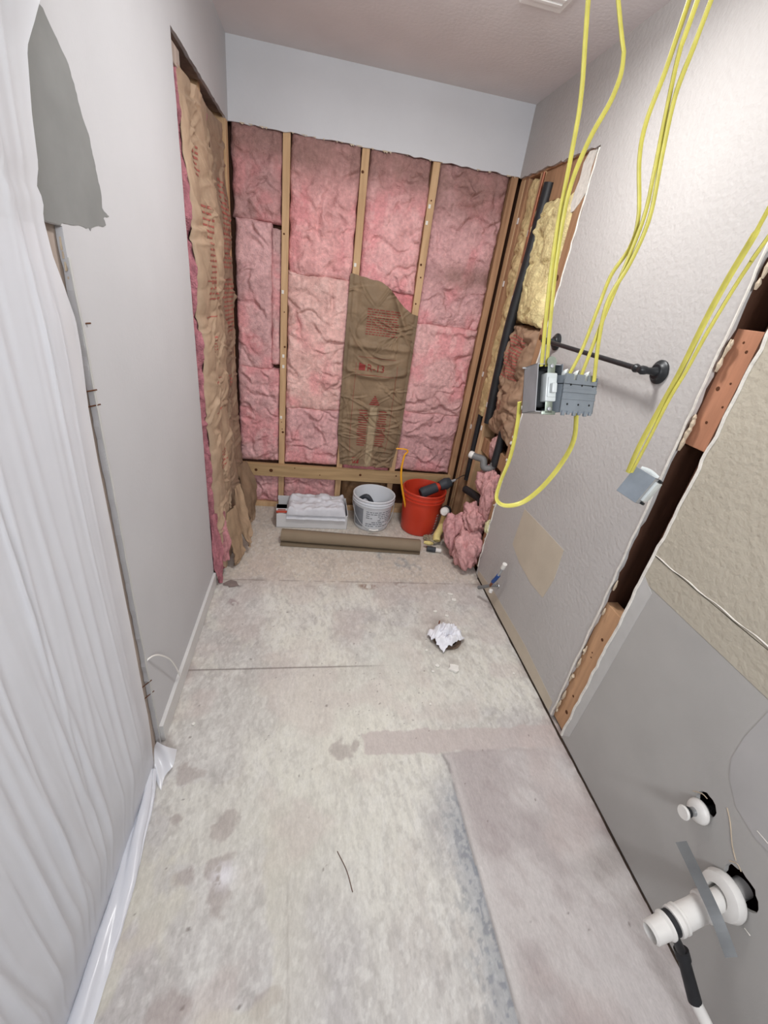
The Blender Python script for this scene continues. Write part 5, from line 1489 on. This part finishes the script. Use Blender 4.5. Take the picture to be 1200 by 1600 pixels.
fl = MB().lathe([(0.052, 0.001), (0.066, 0.002), (0.074, 0.003), (0.075, 0.005), (0.066, 0.006), (0.052, 0.006), (0.050, -0.06)], (hx_, hy_, 0), (0, 0, 1), 36)
fl.build('toilet_flange', 'rust', None, 'rusty brown ring of the open toilet drain in the floor', 'drain flange', smooth=True)
crumple('white rag stuffed into the open toilet drain', (hx_ - 0.005, hy_ + 0.0, 0.010), (0.078, 0.062, 0.085), 900, 0.5)
MB().tube([(hx_ - 0.03, hy_ + 0.062, 0.0), (hx_ - 0.03, hy_ + 0.066, 0.06)], 0.0035, 8, smooth=0).build('flange_bolt', 'copper', None, 'rusty bolt standing behind the white rag', 'bolt')


def chip(label, px, py, r, seed, h=0.006):
    c = at(px, py, 2, 0.0)
    o = blob((c[0], c[1]), r, 9, 0.35, seed, 0.8)
    return MB().poly(o, 2, 0.0022, h).build('plaster_chip', 'chip', None, label, 'debris', 'plaster chips on the floor')


chip('largest white plaster chip in front of the drain rag', 709, 1046, 0.027, 1, 0.010)
for i, (a, c, r, lab) in enumerate(((683, 1041, 0.011, 'small plaster chip left of the largest chip'), (676, 1050, 0.007, 'tiny plaster chip nearest the left of the largest chip'),
                                    (698, 963, 0.010, 'plaster chip just beyond the drain rag'), (680, 956, 0.011, 'plaster chip beyond the rag, left of its neighbour'),
                                    (709, 938, 0.016, 'flaky plaster chip nearest the stop valve'), (703, 929, 0.013, 'plaster flake furthest back by the stop valve'),
                                    (672, 1101, 0.006, 'tiny plaster chip well in front of the drain'), (802, 1053, 0.006, 'tiny plaster chip close to the right wall'),
                                    (303, 1132, 0.007, 'tiny white chip near the left baseboard'), (666, 1017, 0.008, 'plaster chip at the left of the drain ring'))):
    chip(lab, a, c, r, 10 + i, 0.004)
# thin reddish stick on the near floor
pa, pb = at(527, 1330, 2, 0.003), at(551, 1394, 2, 0.003)
MB().tube([pa, pa * 0.5 + pb * 0.5 + (0.006, 0, 0), pb], 0.0011, 6).build('thin_twig', 'knot', None, 'thin reddish twig lying on the near floor', 'debris')
pc = at(362, 912, 2, 0.002)
MB().poly(blob((pc[0], pc[1]), 0.035, 14, 0.3, 51, 0.8), 2, 0.002, 0.002).build('dirt_patch', 'sticker', None, 'flat dark grey dirt patch on the floor at the foot of the pink tail', 'debris')
pc = at(355, 862, 2, 0.002)
MB().poly(blob((pc[0], pc[1]), 0.045, 12, 0.35, 53, 0.55), 2, 0.002, 0.004).build('paper_scrap', 'sticker', None, 'grey paper scrap on the floor below the near kraft batt', 'debris')

# ================================================================== CEILING FIXTURES
cl = empty('ceiling_light', (0.40, 1.50, ZC), 'round flush ceiling light above the room', 'ceiling light')
MB().lathe([(0.17, 0), (0.17, -0.03), (0.155, -0.045), (0, -0.05)], (0.40, 1.50, ZC), (0, 0, 1), 36).build('fixture_pan', 'lamp', cl, smooth=True)
vl = empty('added_rear_fixture', (0.30, YR, 2.10), 'long white fixture added on the rear wall for the fill light', 'wall light')  # unseen fixture, added to go with the rear fill light
MB().box(-0.10, 0.70, YR, YR + 0.04, 2.00, 2.20, 0.006).build('back_plate', 'lamp', vl)
MB().box(-0.08, 0.68, YR + 0.04, YR + 0.10, 2.03, 2.17, 0.02).build('diffuser', 'lamp', vl, smooth=True)
vt = empty('ceiling_vent', (0.70, 1.93, ZC), 'white square exhaust vent on the ceiling at the top of the photo', 'vent')
MB().box(0.62, 0.775, 1.80, 2.035, ZC - 0.016, ZC - 0.001, 0.004).build('vent_frame', 'lamp', vt)
for i in range(6):
    MB().box(0.64, 0.755, 1.83 + i * 0.03, 1.845 + i * 0.03, ZC - 0.020, ZC - 0.015, 0.001).build('vent_slat', 'lamp', vt)
